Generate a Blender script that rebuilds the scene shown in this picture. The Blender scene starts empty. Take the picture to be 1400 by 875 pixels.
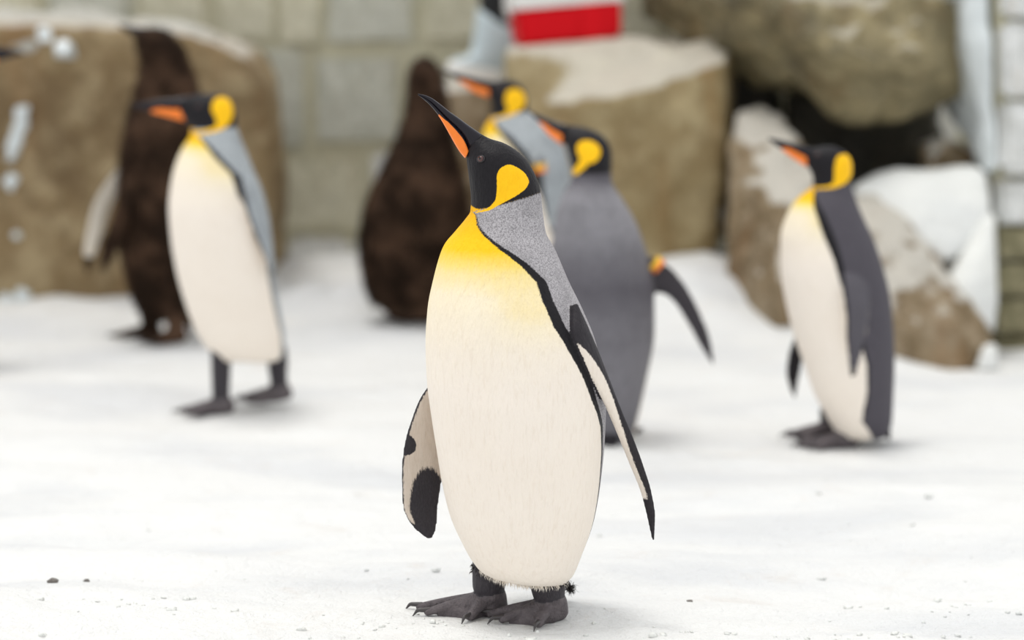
import bpy, bmesh, math, random
import numpy as np
from mathutils import Vector, Euler
from mathutils.bvhtree import BVHTree

random.seed(7)
rng = np.random.default_rng(7)
scene = bpy.context.scene
COL = scene.collection

# ------------------------------------------------------------------ camera
H = 1.06                      # camera height above the snow
F = 3500.0                    # focal length in pixels of a 1400 px wide frame (90 mm on 36 mm)
PITCH = math.atan((437.5 - 44) / F)
cam_d = bpy.data.cameras.new('camera')
cam = bpy.data.objects.new('camera', cam_d)
COL.objects.link(cam)
cam.location = (0, 0, H)
cam.rotation_euler = (math.pi / 2 - PITCH, 0, 0)
cam_d.sensor_width = 36
cam_d.lens = 90
cam_d.clip_start = 0.1
cam_d.clip_end = 200
cam_d.dof.use_dof = True
cam_d.dof.focus_distance = 4.60
cam_d.dof.aperture_fstop = 1.6
scene.camera = cam

# ------------------------------------------------------------------ light
world = bpy.data.worlds.new('sky')
scene.world = world
world.use_nodes = True
bg = world.node_tree.nodes['Background']
bg.inputs['Color'].default_value = (0.965, 0.975, 0.985, 1)
bg.inputs['Strength'].default_value = 0.95
sun_d = bpy.data.lights.new('sun', 'SUN')
sun_d.energy = 1.25
sun_d.angle = math.radians(18)
sun_d.color = (1.0, 0.965, 0.91)
sun = bpy.data.objects.new('sun', sun_d)
COL.objects.link(sun)
sun.location = (-3, -2, 8)
SUN_FROM = Vector((-0.20, 0.03, 1.0))
sun.rotation_euler = SUN_FROM.to_track_quat('Z', 'Y').to_euler()
vs = scene.view_settings
vs.view_transform = 'Standard'
vs.look = 'None'
vs.gamma = 1
vs.use_curve_mapping = False
vs.exposure = 0.13

# ------------------------------------------------------------------ pixel <-> place
SP, CP = math.sin(PITCH), math.cos(PITCH)


def at(px, py, Y):
    """the point where the ray through a pixel meets the vertical plane at distance Y"""
    a = (px - 700) / F
    b = (437.5 - py) / F
    s = Y / (CP + b * SP)
    return np.array([a * s, Y, H + s * (b * CP - SP)])


def proj(P):
    P = np.asarray(P)
    d = P[..., 1] * CP - (P[..., 2] - H) * SP
    up = P[..., 1] * SP + (P[..., 2] - H) * CP
    return 700 + F * P[..., 0] / d, 437.5 - F * up / d


# ------------------------------------------------------------------ numeric helpers
def vnoise(P, seed=0):
    """value noise, P (n,3) -> (n,) in -1..1"""
    P = np.asarray(P, dtype=np.float64)
    i = np.floor(P).astype(np.int64)
    f = P - i
    f = f * f * (3 - 2 * f)

    def h(ix, iy, iz):
        n = (ix * 374761393 + iy * 668265263 + iz * 2147483647 + seed * 974711) & 0xFFFFFFFF
        n = ((n ^ (n >> 13)) * 1274126177) & 0xFFFFFFFF
        n = (n ^ (n >> 16)) & 0xFFFFFFFF
        return n / 4294967295.0 * 2 - 1
    r = 0
    for dx in (0, 1):
        for dy in (0, 1):
            for dz in (0, 1):
                w = (f[:, 0] if dx else 1 - f[:, 0]) * (f[:, 1] if dy else 1 - f[:, 1]) * (f[:, 2] if dz else 1 - f[:, 2])
                r = r + w * h(i[:, 0] + dx, i[:, 1] + dy, i[:, 2] + dz)
    return r


def fbm(P, octaves=4, seed=0, gain=0.5):
    P = np.asarray(P, dtype=np.float64)
    r, a = 0, 1.0
    for k in range(octaves):
        r = r + a * vnoise(P * (2.03 ** k) + 11.7 * k, seed + k)
        a *= gain
    return r


def sstep(a, b, x):
    t = np.clip((x - a) / (b - a), 0, 1)
    return t * t * (3 - 2 * t)


def pchip(x, y, xn):
    """monotone cubic through (x, y[:, k])"""
    x = np.asarray(x, float)
    y = np.asarray(y, float)
    if y.ndim == 1:
        y = y[:, None]
    h = np.diff(x)[:, None]
    d = np.diff(y, axis=0) / h
    m = np.zeros_like(y)
    for k in range(1, len(x) - 1):
        s = np.where(d[k - 1] * d[k] > 0, 1, 0)
        w1 = 2 * h[k] + h[k - 1]
        w2 = h[k] + 2 * h[k - 1]
        with np.errstate(divide='ignore', invalid='ignore'):
            v = (w1 + w2) / (w1 / d[k - 1] + w2 / d[k])
        m[k] = np.where(s == 1, np.nan_to_num(v), 0)
    m[0] = d[0]
    m[-1] = d[-1]
    j = np.clip(np.searchsorted(x, xn, side='right') - 1, 0, len(x) - 2)
    t = ((xn - x[j]) / (x[j + 1] - x[j]))[:, None]
    hh = h[j]
    return ((1 + 2 * t) * (1 - t) ** 2 * y[j] + t * (1 - t) ** 2 * hh * m[j]
            + t * t * (3 - 2 * t) * y[j + 1] + t * t * (t - 1) * hh * m[j + 1])


def ring_faces(M, N, cap=True):
    i = np.arange(M - 1)[:, None] * N
    j = np.arange(N)[None, :]
    jn = (j + 1) % N
    q = np.stack([i + j, i + jn, i + N + jn, i + N + j], axis=-1).reshape(-1, 4)
    fs = q.tolist()
    if cap:
        fs.append(list(range(N))[::-1])
        fs.append([(M - 1) * N + k for k in range(N)])
    return fs


def mesh_from(name, V, Fc, smooth=True):
    me = bpy.data.meshes.new(name)
    me.from_pydata(np.asarray(V, dtype=float).tolist(), [], Fc)
    me.update()
    bm = bmesh.new()
    bm.from_mesh(me)
    bmesh.ops.recalc_face_normals(bm, faces=bm.faces)
    bm.to_mesh(me)
    bm.free()
    if smooth:
        me.polygons.foreach_set('use_smooth', [True] * len(me.polygons))
    return me


def link(name, me, mat=None, parent=None, loc=None):
    o = bpy.data.objects.new(name, me)
    COL.objects.link(o)
    if mat is not None and me is not None:
        if len(me.materials) == 0:
            me.materials.append(mat)
    if parent is not None:
        o.parent = parent
    if loc is not None:
        o.location = loc
    return o


def tag(o, label=None, cat=None, group=None, kind=None):
    if label:
        o['label'] = label
    if cat:
        o['category'] = cat
    if group:
        o['group'] = group
    if kind:
        o['kind'] = kind
    return o


def thing(name, label, cat, loc, group=None):
    o = bpy.data.objects.new(name, None)
    COL.objects.link(o)
    o.empty_display_size = 0.1
    o.location = loc
    return tag(o, label, cat, group)


def remesh(V, Fc, voxel):
    """union of overlapping closed shells as one continuous skin"""
    me = mesh_from('tmp', V, Fc)
    o = bpy.data.objects.new('tmp', me)
    COL.objects.link(o)
    md = o.modifiers.new('r', 'REMESH')
    md.mode = 'VOXEL'
    md.voxel_size = voxel
    md.use_smooth_shade = True
    dg = bpy.context.evaluated_depsgraph_get()
    dg.update()
    out = bpy.data.meshes.new_from_object(o.evaluated_get(dg))
    bpy.data.objects.remove(o)
    bpy.data.meshes.remove(me)
    return out


def get_co(me):
    a = np.empty(len(me.vertices) * 3)
    me.vertices.foreach_get('co', a)
    return a.reshape(-1, 3)


def set_co(me, a):
    me.vertices.foreach_set('co', np.ascontiguousarray(a).reshape(-1))
    me.update()


def laplacian(me, it=2, k=0.5, mask=None):
    co = get_co(me)
    e = np.empty(len(me.edges) * 2, dtype=np.int64)
    me.edges.foreach_get('vertices', e)
    e = e.reshape(-1, 2)
    n = np.zeros(len(co))
    np.add.at(n, e[:, 0], 1)
    np.add.at(n, e[:, 1], 1)
    for _ in range(it):
        s = np.zeros_like(co)
        np.add.at(s, e[:, 0], co[e[:, 1]])
        np.add.at(s, e[:, 1], co[e[:, 0]])
        d = s / np.maximum(n, 1)[:, None] - co
        if mask is not None:
            d *= mask[:, None]
        co = co + k * d
    set_co(me, co)


def vnormals(me):
    a = np.empty(len(me.vertices) * 3)
    me.vertex_normals.foreach_get('vector', a)
    return a.reshape(-1, 3)


# ------------------------------------------------------------------ node helpers
class NT:
    def __init__(self, name):
        self.m = bpy.data.materials.new(name)
        self.m.use_nodes = True
        self.t = self.m.node_tree
        self.b = self.t.nodes['Principled BSDF']

    def n(self, typ, **kw):
        nd = self.t.nodes.new(typ)
        for k, v in kw.items():
            setattr(nd, k, v)
        return nd

    def put(self, sock, v):
        if isinstance(v, bpy.types.NodeSocket):
            self.t.links.new(v, sock)
        elif v is not None:
            if isinstance(v, (tuple, list)) and len(v) == 3 and sock.type == 'RGBA':
                v = (*v, 1)
            sock.default_value = v

    def math(self, op, a, b=None, c=None, clamp=False):
        nd = self.n('ShaderNodeMath', operation=op, use_clamp=clamp)
        self.put(nd.inputs[0], a)
        if b is not None:
            self.put(nd.inputs[1], b)
        if c is not None:
            self.put(nd.inputs[2], c)
        return nd.outputs[0]

    def mix(self, f, a, b, blend='MIX'):
        nd = self.n('ShaderNodeMix', data_type='RGBA', blend_type=blend)
        self.put(nd.inputs[0], f)
        self.put(nd.inputs[6], a)
        self.put(nd.inputs[7], b)
        return nd.outputs[2]

    def attr(self, name):
        nd = self.n('ShaderNodeAttribute', attribute_name=name)
        return nd.outputs['Fac']

    def coords(self, scale=(1, 1, 1), which='Object'):
        tc = self.n('ShaderNodeTexCoord')
        mp = self.n('ShaderNodeMapping')
        self.t.links.new(tc.outputs[which], mp.inputs[0])
        mp.inputs['Scale'].default_value = scale
        return mp.outputs[0]

    def noise(self, vec, scale, detail=4, rough=0.55, dist=0.0):
        nd = self.n('ShaderNodeTexNoise')
        self.put(nd.inputs['Vector'], vec)
        nd.inputs['Scale'].default_value = scale
        nd.inputs['Detail'].default_value = detail
        nd.inputs['Roughness'].default_value = rough
        nd.inputs['Distortion'].default_value = dist
        return nd.outputs['Fac']

    def voronoi(self, vec, scale, feature='F1', out='Distance'):
        nd = self.n('ShaderNodeTexVoronoi', feature=feature)
        self.put(nd.inputs['Vector'], vec)
        nd.inputs['Scale'].default_value = scale
        return nd.outputs[out]

    def ramp(self, fac, stops, interp='LINEAR'):
        nd = self.n('ShaderNodeValToRGB')
        cr = nd.color_ramp
        cr.interpolation = interp
        while len(cr.elements) < len(stops):
            cr.elements.new(0.5)
        for e, (p, c) in zip(cr.elements, stops):
            e.position = p
            e.color = (*c, 1) if len(c) == 3 else c
        self.put(nd.inputs[0], fac)
        return nd.outputs[0]

    def step(self, v, lo, hi):
        nd = self.n('ShaderNodeMapRange', interpolation_type='SMOOTHSTEP')
        self.put(nd.inputs[0], v)
        nd.inputs[1].default_value = lo
        nd.inputs[2].default_value = hi
        return nd.outputs[0]

    def bump(self, h, strength=0.3, dist=0.01, normal=None):
        nd = self.n('ShaderNodeBump')
        nd.inputs['Strength'].default_value = strength
        nd.inputs['Distance'].default_value = dist
        self.put(nd.inputs['Height'], h)
        if normal is not None:
            self.put(nd.inputs['Normal'], normal)
        return nd.outputs[0]

    def out(self, color=None, rough=None, normal=None, **kw):
        i = self.b.inputs
        self.put(i['Base Color'], color)
        self.put(i['Roughness'], rough)
        if normal is not None:
            self.put(i['Normal'], normal)
        for k, v in kw.items():
            self.put(i[k.replace('_', ' ')], v)
        return self.m


def simple(name, color, rough=0.5, bump=None, **kw):
    t = NT(name)
    v = t.coords()
    nz = t.noise(v, kw.pop('nscale', 60), 3)
    c = t.mix(nz, tuple(x * 0.86 for x in color), tuple(min(1, x * 1.12) for x in color))
    nm = t.bump(nz, bump, 0.004) if bump else None
    return t.out(c, rough, nm, **kw)


# ------------------------------------------------------------------ materials
def plumage(name, grey=(0.36, 0.345, 0.36), sheen=(0.20, 0.21, 0.25)):
    t = NT(name)
    v = t.coords()
    vs_ = t.coords((1, 1, 0.32))                       # feathers run down the body
    fine = t.noise(vs_, 420, 2, 0.6)
    mid = t.noise(vs_, 120, 3, 0.6)
    wave = t.noise(t.coords((1.0, 1.0, 0.22)), 60, 2, 0.5, 0.6)
    big = t.noise(v, 9, 3, 0.5)
    edge = t.math('MULTIPLY', t.math('SUBTRACT', fine, 0.5), 0.007)
    yel = t.math('ADD', t.attr('yel'), t.math('MULTIPLY', t.math('SUBTRACT', mid, 0.5), 0.10))
    cream = t.mix(big, (0.86, 0.77, 0.67), (0.91, 0.835, 0.745))
    cream = t.mix(t.math('MULTIPLY', mid, 0.35), cream, (0.93, 0.87, 0.80))
    belly = t.ramp(yel, [(0.0, (1, 1, 1)), (0.30, (1.0, 0.97, 0.80)), (0.55, (1.0, 0.85, 0.30)),
                         (0.80, (1.0, 0.68, 0.015)), (1.0, (0.98, 0.57, 0.005))])
    belly = t.mix(1.0, cream, belly, 'MULTIPLY')
    belly = t.mix(t.step(yel, 0.45, 0.85), belly, t.ramp(yel, [(0.4, (0.95, 0.72, 0.14)), (0.75, (0.95, 0.58, 0.01)), (1.0, (0.90, 0.47, 0.004))]))
    strand = t.noise(t.coords((1.0, 1.0, 0.16)), 210, 2, 0.6, 0.35)
    belly = t.mix(t.math('MULTIPLY', t.step(strand, 0.50, 0.72), 0.16), belly, t.mix(1.0, belly, (0.72, 0.64, 0.54), 'MULTIPLY'))
    belly = t.mix(t.math('MULTIPLY', t.attr('dusk'), t.math('ADD', 0.7, t.math('MULTIPLY', mid, 0.5))), belly, (0.40, 0.315, 0.245))  # shade on the flipper mixed into its underside colour
    # grey back: dark shafts with pale tips
    sp = t.noise(t.coords((1, 1, 0.7)), 520, 2, 0.6)
    spk = t.step(sp, 0.40, 0.62)
    g = t.mix(spk, tuple(x * 1.35 for x in grey), tuple(x * 0.66 for x in grey))
    blot = t.step(t.noise(v, 16, 4, 0.6), 0.42, 0.68)
    g = t.mix(t.math('MULTIPLY', blot, 0.40), g, tuple(x * 0.55 for x in grey))
    g = t.mix(t.attr('slate'), g, t.mix(mid, tuple(x * 0.8 for x in sheen), tuple(x * 1.2 for x in sheen)))
    c = t.mix(t.step(t.math('ADD', t.attr('d_grey'), edge), -0.001, 0.003), belly, g)
    ft = t.step(t.attr('tone'), 0.95, 0.99)
    scal = t.voronoi(v, 260)
    dk = t.mix(t.attr('tone'), t.mix(fine, (0.005, 0.0045, 0.006), (0.017, 0.015, 0.018)),
               t.mix(fine, (0.030, 0.027, 0.032), (0.085, 0.076, 0.086)))
    dk = t.mix(ft, dk, t.mix(t.noise(v, 70, 4, 0.65), (0.045, 0.039, 0.044), (0.19, 0.165, 0.172)))
    c = t.mix(t.step(t.math('ADD', t.attr('d_dark'), edge), -0.001, 0.002), c, dk)
    py = t.mix(mid, (0.95, 0.50, 0.004), (1.0, 0.60, 0.010))
    e2 = t.math('MULTIPLY', edge, 0.35)
    c = t.mix(t.step(t.math('ADD', t.attr('d_patch'), e2), -0.0006, 0.0008), c, py)
    nm = t.bump(fine, 0.38, 0.0020)
    nm = t.bump(mid, 0.30, 0.004, nm)
    nm = t.bump(strand, 0.30, 0.004, nm)
    nm = t.bump(wave, 0.25, 0.008, nm)
    nm = t.bump(t.math('MULTIPLY', scal, ft), 0.5, 0.003, nm)
    rough = t.mix(t.step(t.attr('d_dark'), -0.001, 0.002), (0.66, 0.66, 0.66), (0.50, 0.50, 0.50))
    return t.out(c, rough, nm, Specular_IOR_Level=0.18)


def down_mat(name, dark=(0.012, 0.0068, 0.0042), light=(0.098, 0.056, 0.035)):
    t = NT(name)
    v = t.coords()
    big = t.noise(v, 7, 4, 0.6)
    fine = t.noise(t.coords((1, 1, 0.3)), 120, 2)
    c = t.mix(t.step(big, 0.42, 0.66), dark, light)
    c = t.mix(t.math('MULTIPLY', fine, 0.22), c, tuple(x * 1.5 for x in light))
    pale = t.step(t.attr('d_white'), 0.001, 0.005)
    c = t.mix(pale, c, (0.88, 0.81, 0.70))
    return t.out(c, 0.85, t.bump(fine, 0.5, 0.006), Specular_IOR_Level=0.12)


def rock_mat(name, dark, mid, light, scale=2.2, snow=0.0, snow_h=0.55, streak=0.45):
    t = NT(name)
    v = t.coords()
    big = t.noise(v, scale, 6, 0.62, 0.4)
    med = t.noise(v, scale * 5, 6, 0.65)
    fine = t.noise(v, scale * 26, 4, 0.6)
    c = t.ramp(big, [(0.30, dark), (0.50, mid), (0.68, light)])
    c = t.mix(t.step(med, 0.42, 0.75), c, tuple(x * 1.25 for x in light))
    c = t.mix(t.math('MULTIPLY', t.step(fine, 0.5, 0.75), 0.35), c, tuple(x * 0.5 for x in dark))
    st = t.noise(t.coords((1, 1, 0.25)), scale * 3, 4, 0.6)
    c = t.mix(t.math('MULTIPLY', t.step(st, 0.52, 0.7), streak), c, (mid[0] * 0.95, mid[1] * 0.70, mid[2] * 0.45))
    rough = 0.72
    if snow > 0:
        geo = t.n('ShaderNodeNewGeometry')
        sx = t.n('ShaderNodeSeparateXYZ')
        t.t.links.new(geo.outputs['Normal'], sx.inputs[0])
        up = t.math('ADD', sx.outputs[2], t.math('MULTIPLY', t.math('SUBTRACT', med, 0.5), 0.7))
        sn = t.math('MULTIPLY', t.step(up, snow_h, snow_h + 0.18), snow)
        c = t.mix(sn, c, (0.66, 0.65, 0.60))
    nm = t.bump(med, 0.6, 0.03)
    nm = t.bump(fine, 0.4, 0.008, nm)
    return t.out(c, rough, nm)


def snow_mat(name, tint=(0.80, 0.803, 0.79), dirt=0.25):
    t = NT(name)
    v = t.coords()
    big = t.noise(v, 1.4, 5, 0.6)
    med = t.noise(v, 14, 5, 0.65)
    fine = t.noise(v, 95, 4, 0.65)
    grain = t.noise(v, 420, 2, 0.6)
    c = t.mix(t.step(t.noise(t.coords((0.7, 1.7, 1)), 1.5, 4, 0.55), 0.44, 0.66), tint, (tint[0] * 0.875, tint[1] * 0.885, tint[2] * 0.91))  # broad bluish grey patches put relief shading into the snow colour
    d1 = t.math('MULTIPLY', t.step(t.noise(v, 5.5, 6, 0.7, 0.6), 0.56, 0.80), dirt)
    c = t.mix(d1, c, (0.62, 0.53, 0.45))
    d2 = t.math('MULTIPLY', t.step(t.noise(v, 38, 5, 0.75), 0.67, 0.80), dirt * 1.2)
    c = t.mix(d2, c, (0.34, 0.30, 0.27))
    nm = t.bump(med, 0.55, 0.03)
    nm = t.bump(fine, 0.55, 0.009, nm)
    nm = t.bump(grain, 0.35, 0.002, nm)
    return t.out(c, 0.55, nm, Specular_IOR_Level=0.3)


M = {}
M['plumage'] = plumage('king penguin plumage')
M['plumage_slate'] = plumage('slate penguin plumage', (0.26, 0.255, 0.275), (0.070, 0.064, 0.078))
M['plumage_blue'] = plumage('blue grey penguin plumage', (0.36, 0.39, 0.41), (0.25, 0.28, 0.31))
M['down'] = down_mat('brown chick down')
M['beak_dark'] = simple('dark horn', (0.012, 0.010, 0.015), 0.24, 0.05, nscale=90, Specular_IOR_Level=0.25)
M['beak_orange'] = simple('orange horn', (0.95, 0.215, 0.012), 0.38, nscale=70)
M['eye'] = simple('brown eye', (0.075, 0.030, 0.028), 0.14)
M['pupil'] = simple('black pupil', (0.004, 0.004, 0.004), 0.05)
M['lid'] = simple('eyelid skin', (0.012, 0.011, 0.014), 0.5)
M['claw'] = simple('dark claw horn', (0.05, 0.044, 0.045), 0.35, 0.1)
M['black_feather'] = simple('black feather tuft', (0.020, 0.016, 0.015), 0.7)
M['cream_feather'] = simple('cream feather tuft', (0.84, 0.78, 0.69), 0.7)
M['band_orange'] = simple('orange flipper band', (0.95, 0.25, 0.05), 0.4)
M['band_yellow'] = simple('yellow flipper band', (0.95, 0.55, 0.03), 0.4)
M['snow'] = snow_mat('packed snow', dirt=0.38)
M['snow_clean'] = snow_mat('drifted snow', (0.84, 0.85, 0.82), 0.12)
M['old_snow'] = snow_mat('old grey snow', (0.50, 0.485, 0.43), 0.5)
M['ice'] = simple('blue white ice', (0.68, 0.73, 0.74), 0.18, 0.25, nscale=12)
M['rock_left'] = rock_mat('smooth brown boulder', (0.115, 0.070, 0.027), (0.225, 0.152, 0.068), (0.34, 0.265, 0.15), 1.6, 0.5, 0.62)
M['rock_tan'] = rock_mat('tan boulder', (0.18, 0.120, 0.048), (0.27, 0.20, 0.092), (0.35, 0.285, 0.16), 1.9, 0.55, 0.50)
M['rock_olive'] = rock_mat('olive boulder', (0.055, 0.048, 0.028), (0.155, 0.128, 0.066), (0.29, 0.24, 0.13), 2.4, 0.35, 0.62)
M['rock_brown'] = rock_mat('brown boulder', (0.12, 0.080, 0.038), (0.22, 0.158, 0.085), (0.35, 0.28, 0.19), 2.8, 0.65, 0.45)
M['rock_dark'] = rock_mat('dark wet rock', (0.020, 0.019, 0.017), (0.045, 0.042, 0.036), (0.10, 0.09, 0.07), 2.6)  # near black: the shade of hollow and gap put into the rock colour
M['pebble'] = simple('dark pebble', (0.16, 0.145, 0.13), 0.7, 0.3)
M['red'] = simple('red plastic', (0.66, 0.0015, 0.008), 0.55, Specular_IOR_Level=0.15)
M['white_plastic'] = simple('white plastic', (0.80, 0.78, 0.75), 0.4)
M['trouser'] = simple('black trouser cloth', (0.012, 0.012, 0.013), 0.8, 0.2)
M['boot'] = simple('pale blue rubber', (0.56, 0.65, 0.68), 0.4)
M['sole'] = simple('white rubber', (0.86, 0.85, 0.81), 0.5)
M['skin'] = simple('skin', (0.55, 0.33, 0.24), 0.5)
M['hair'] = simple('dark hair', (0.02, 0.014, 0.01), 0.6)
M['mortar'] = simple('mortar', (0.60, 0.57, 0.42), 0.9, 0.3, nscale=30)

# ------------------------------------------------------------------ the ground
def ground(x, Y):
    x = np.asarray(x, float)
    Y = np.asarray(Y, float)
    t = np.clip((Y - 6.8) / 2.7, 0, 1)
    t = np.where(t < 0.15, t * t / 0.3, t - 0.075) / 0.925
    g = 0.155 * t * (1 - 0.75 * sstep(0.5, 1.5, x))
    # snow bank piled against the right hand rocks
    g = g + 0.215 * np.exp(-(((x - 0.58) / 0.36) ** 2 + ((Y - 8.62) / 0.48) ** 2) ** 1.3)
    g = g + 0.07 * np.exp(-(((x - 1.02) / 0.20) ** 2 + ((Y - 8.1) / 0.40) ** 2))
    g = g + 0.05 * np.exp(-(((x + 0.72) / 0.30) ** 2 + ((Y - 9.6) / 0.5) ** 2))
    # a shallow trampled channel on the left
    cy = 5.38 - 0.10 * (x + 0.9)
    g = g - 0.050 * np.exp(-((Y - cy) / 0.15) ** 2) * sstep(-0.15, -0.75, x)
    g = g + 0.022 * np.exp(-((Y - cy + 0.30) / 0.12) ** 2) * sstep(-0.2, -0.8, x)
    g = g - 0.015 * np.exp(-((Y - 4.85 - 0.05 * x) / 0.10) ** 2) * sstep(0.1, 0.5, x)
    return g


FLAT = []                        # (x, Y, radius) where feet press the snow level


def ground_full(x, Y):
    sh = x.shape
    P = np.stack([x.ravel(), Y.ravel(), np.zeros(x.size)], axis=1)
    n = 0.026 * fbm(P * [1.1, 2.6, 1], 3, 3) + 0.0065 * fbm(P * [7, 14, 1], 4, 9)
    n = n + 0.010 * np.clip(fbm(P * [2.0, 4.5, 1] + 5, 4, 21) - 0.25, 0, 1)
    far = sstep(8.0, 9.2, P[:, 1])
    n = n + far * 0.030 * np.abs(fbm(P * 5.5, 3, 31))
    # crusty crumbs in front
    near = sstep(4.75, 4.45, P[:, 1])
    n = n + near * 0.012 * np.clip(fbm(P * [9, 16, 1], 4, 41) - 0.1, 0, 1)
    n = n.reshape(sh)
    for fx, fy, r in FLAT:
        w = np.exp(-(((x - fx) ** 2 + (Y - fy) ** 2) / r ** 2))
        n = n * (1 - w)
    return ground(x, Y) + n


# ------------------------------------------------------------------ animal building blocks
def tube(pts, rad, N=20, flat=None):
    """closed tube through 3-D points; rad list; flat = vertical squash"""
    pts = np.asarray(pts, float)
    rad = np.asarray(rad, float)
    s = np.r_[0, np.cumsum(np.linalg.norm(np.diff(pts, axis=0), axis=1))]
    n = max(10, len(pts) * 5)
    sn = np.linspace(0, s[-1], n)
    P = pchip(s, pts, sn)
    R = pchip(s, rad, sn)[:, 0]
    T = np.gradient(P, axis=0)
    T /= np.linalg.norm(T, axis=1)[:, None]
    ref = np.array([0.0, 0, 1.0])
    side = np.cross(T, ref)
    bad = np.linalg.norm(side, axis=1) < 0.15
    side[bad] = np.cross(T[bad], [0.0, 1, 0])
    side /= np.linalg.norm(side, axis=1)[:, None]
    up = np.cross(side, T)
    a = np.linspace(0, 2 * np.pi, N, endpoint=False)
    fl = 1.0 if flat is None else flat
    # rounded ends
    V = []
    for k in (-2, -1):
        c = P[0] - T[0] * R[0] * (0.85 if k == -2 else 0.5) * 0.8
        r = R[0] * (0.35 if k == -2 else 0.8)
        V.append(c + r * (np.cos(a)[:, None] * side[0] + fl * np.sin(a)[:, None] * up[0]))
    for k in range(n):
        V.append(P[k] + R[k] * (np.cos(a)[:, None] * side[k] + fl * np.sin(a)[:, None] * up[k]))
    for k in (1, 2):
        c = P[-1] + T[-1] * R[-1] * (0.85 if k == 2 else 0.5) * 0.8
        r = R[-1] * (0.35 if k == 2 else 0.8)
        V.append(c + r * (np.cos(a)[:, None] * side[-1] + fl * np.sin(a)[:, None] * up[-1]))
    V = np.array(V)
    return V.reshape(-1, 3), ring_faces(V.shape[0], N)


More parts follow.
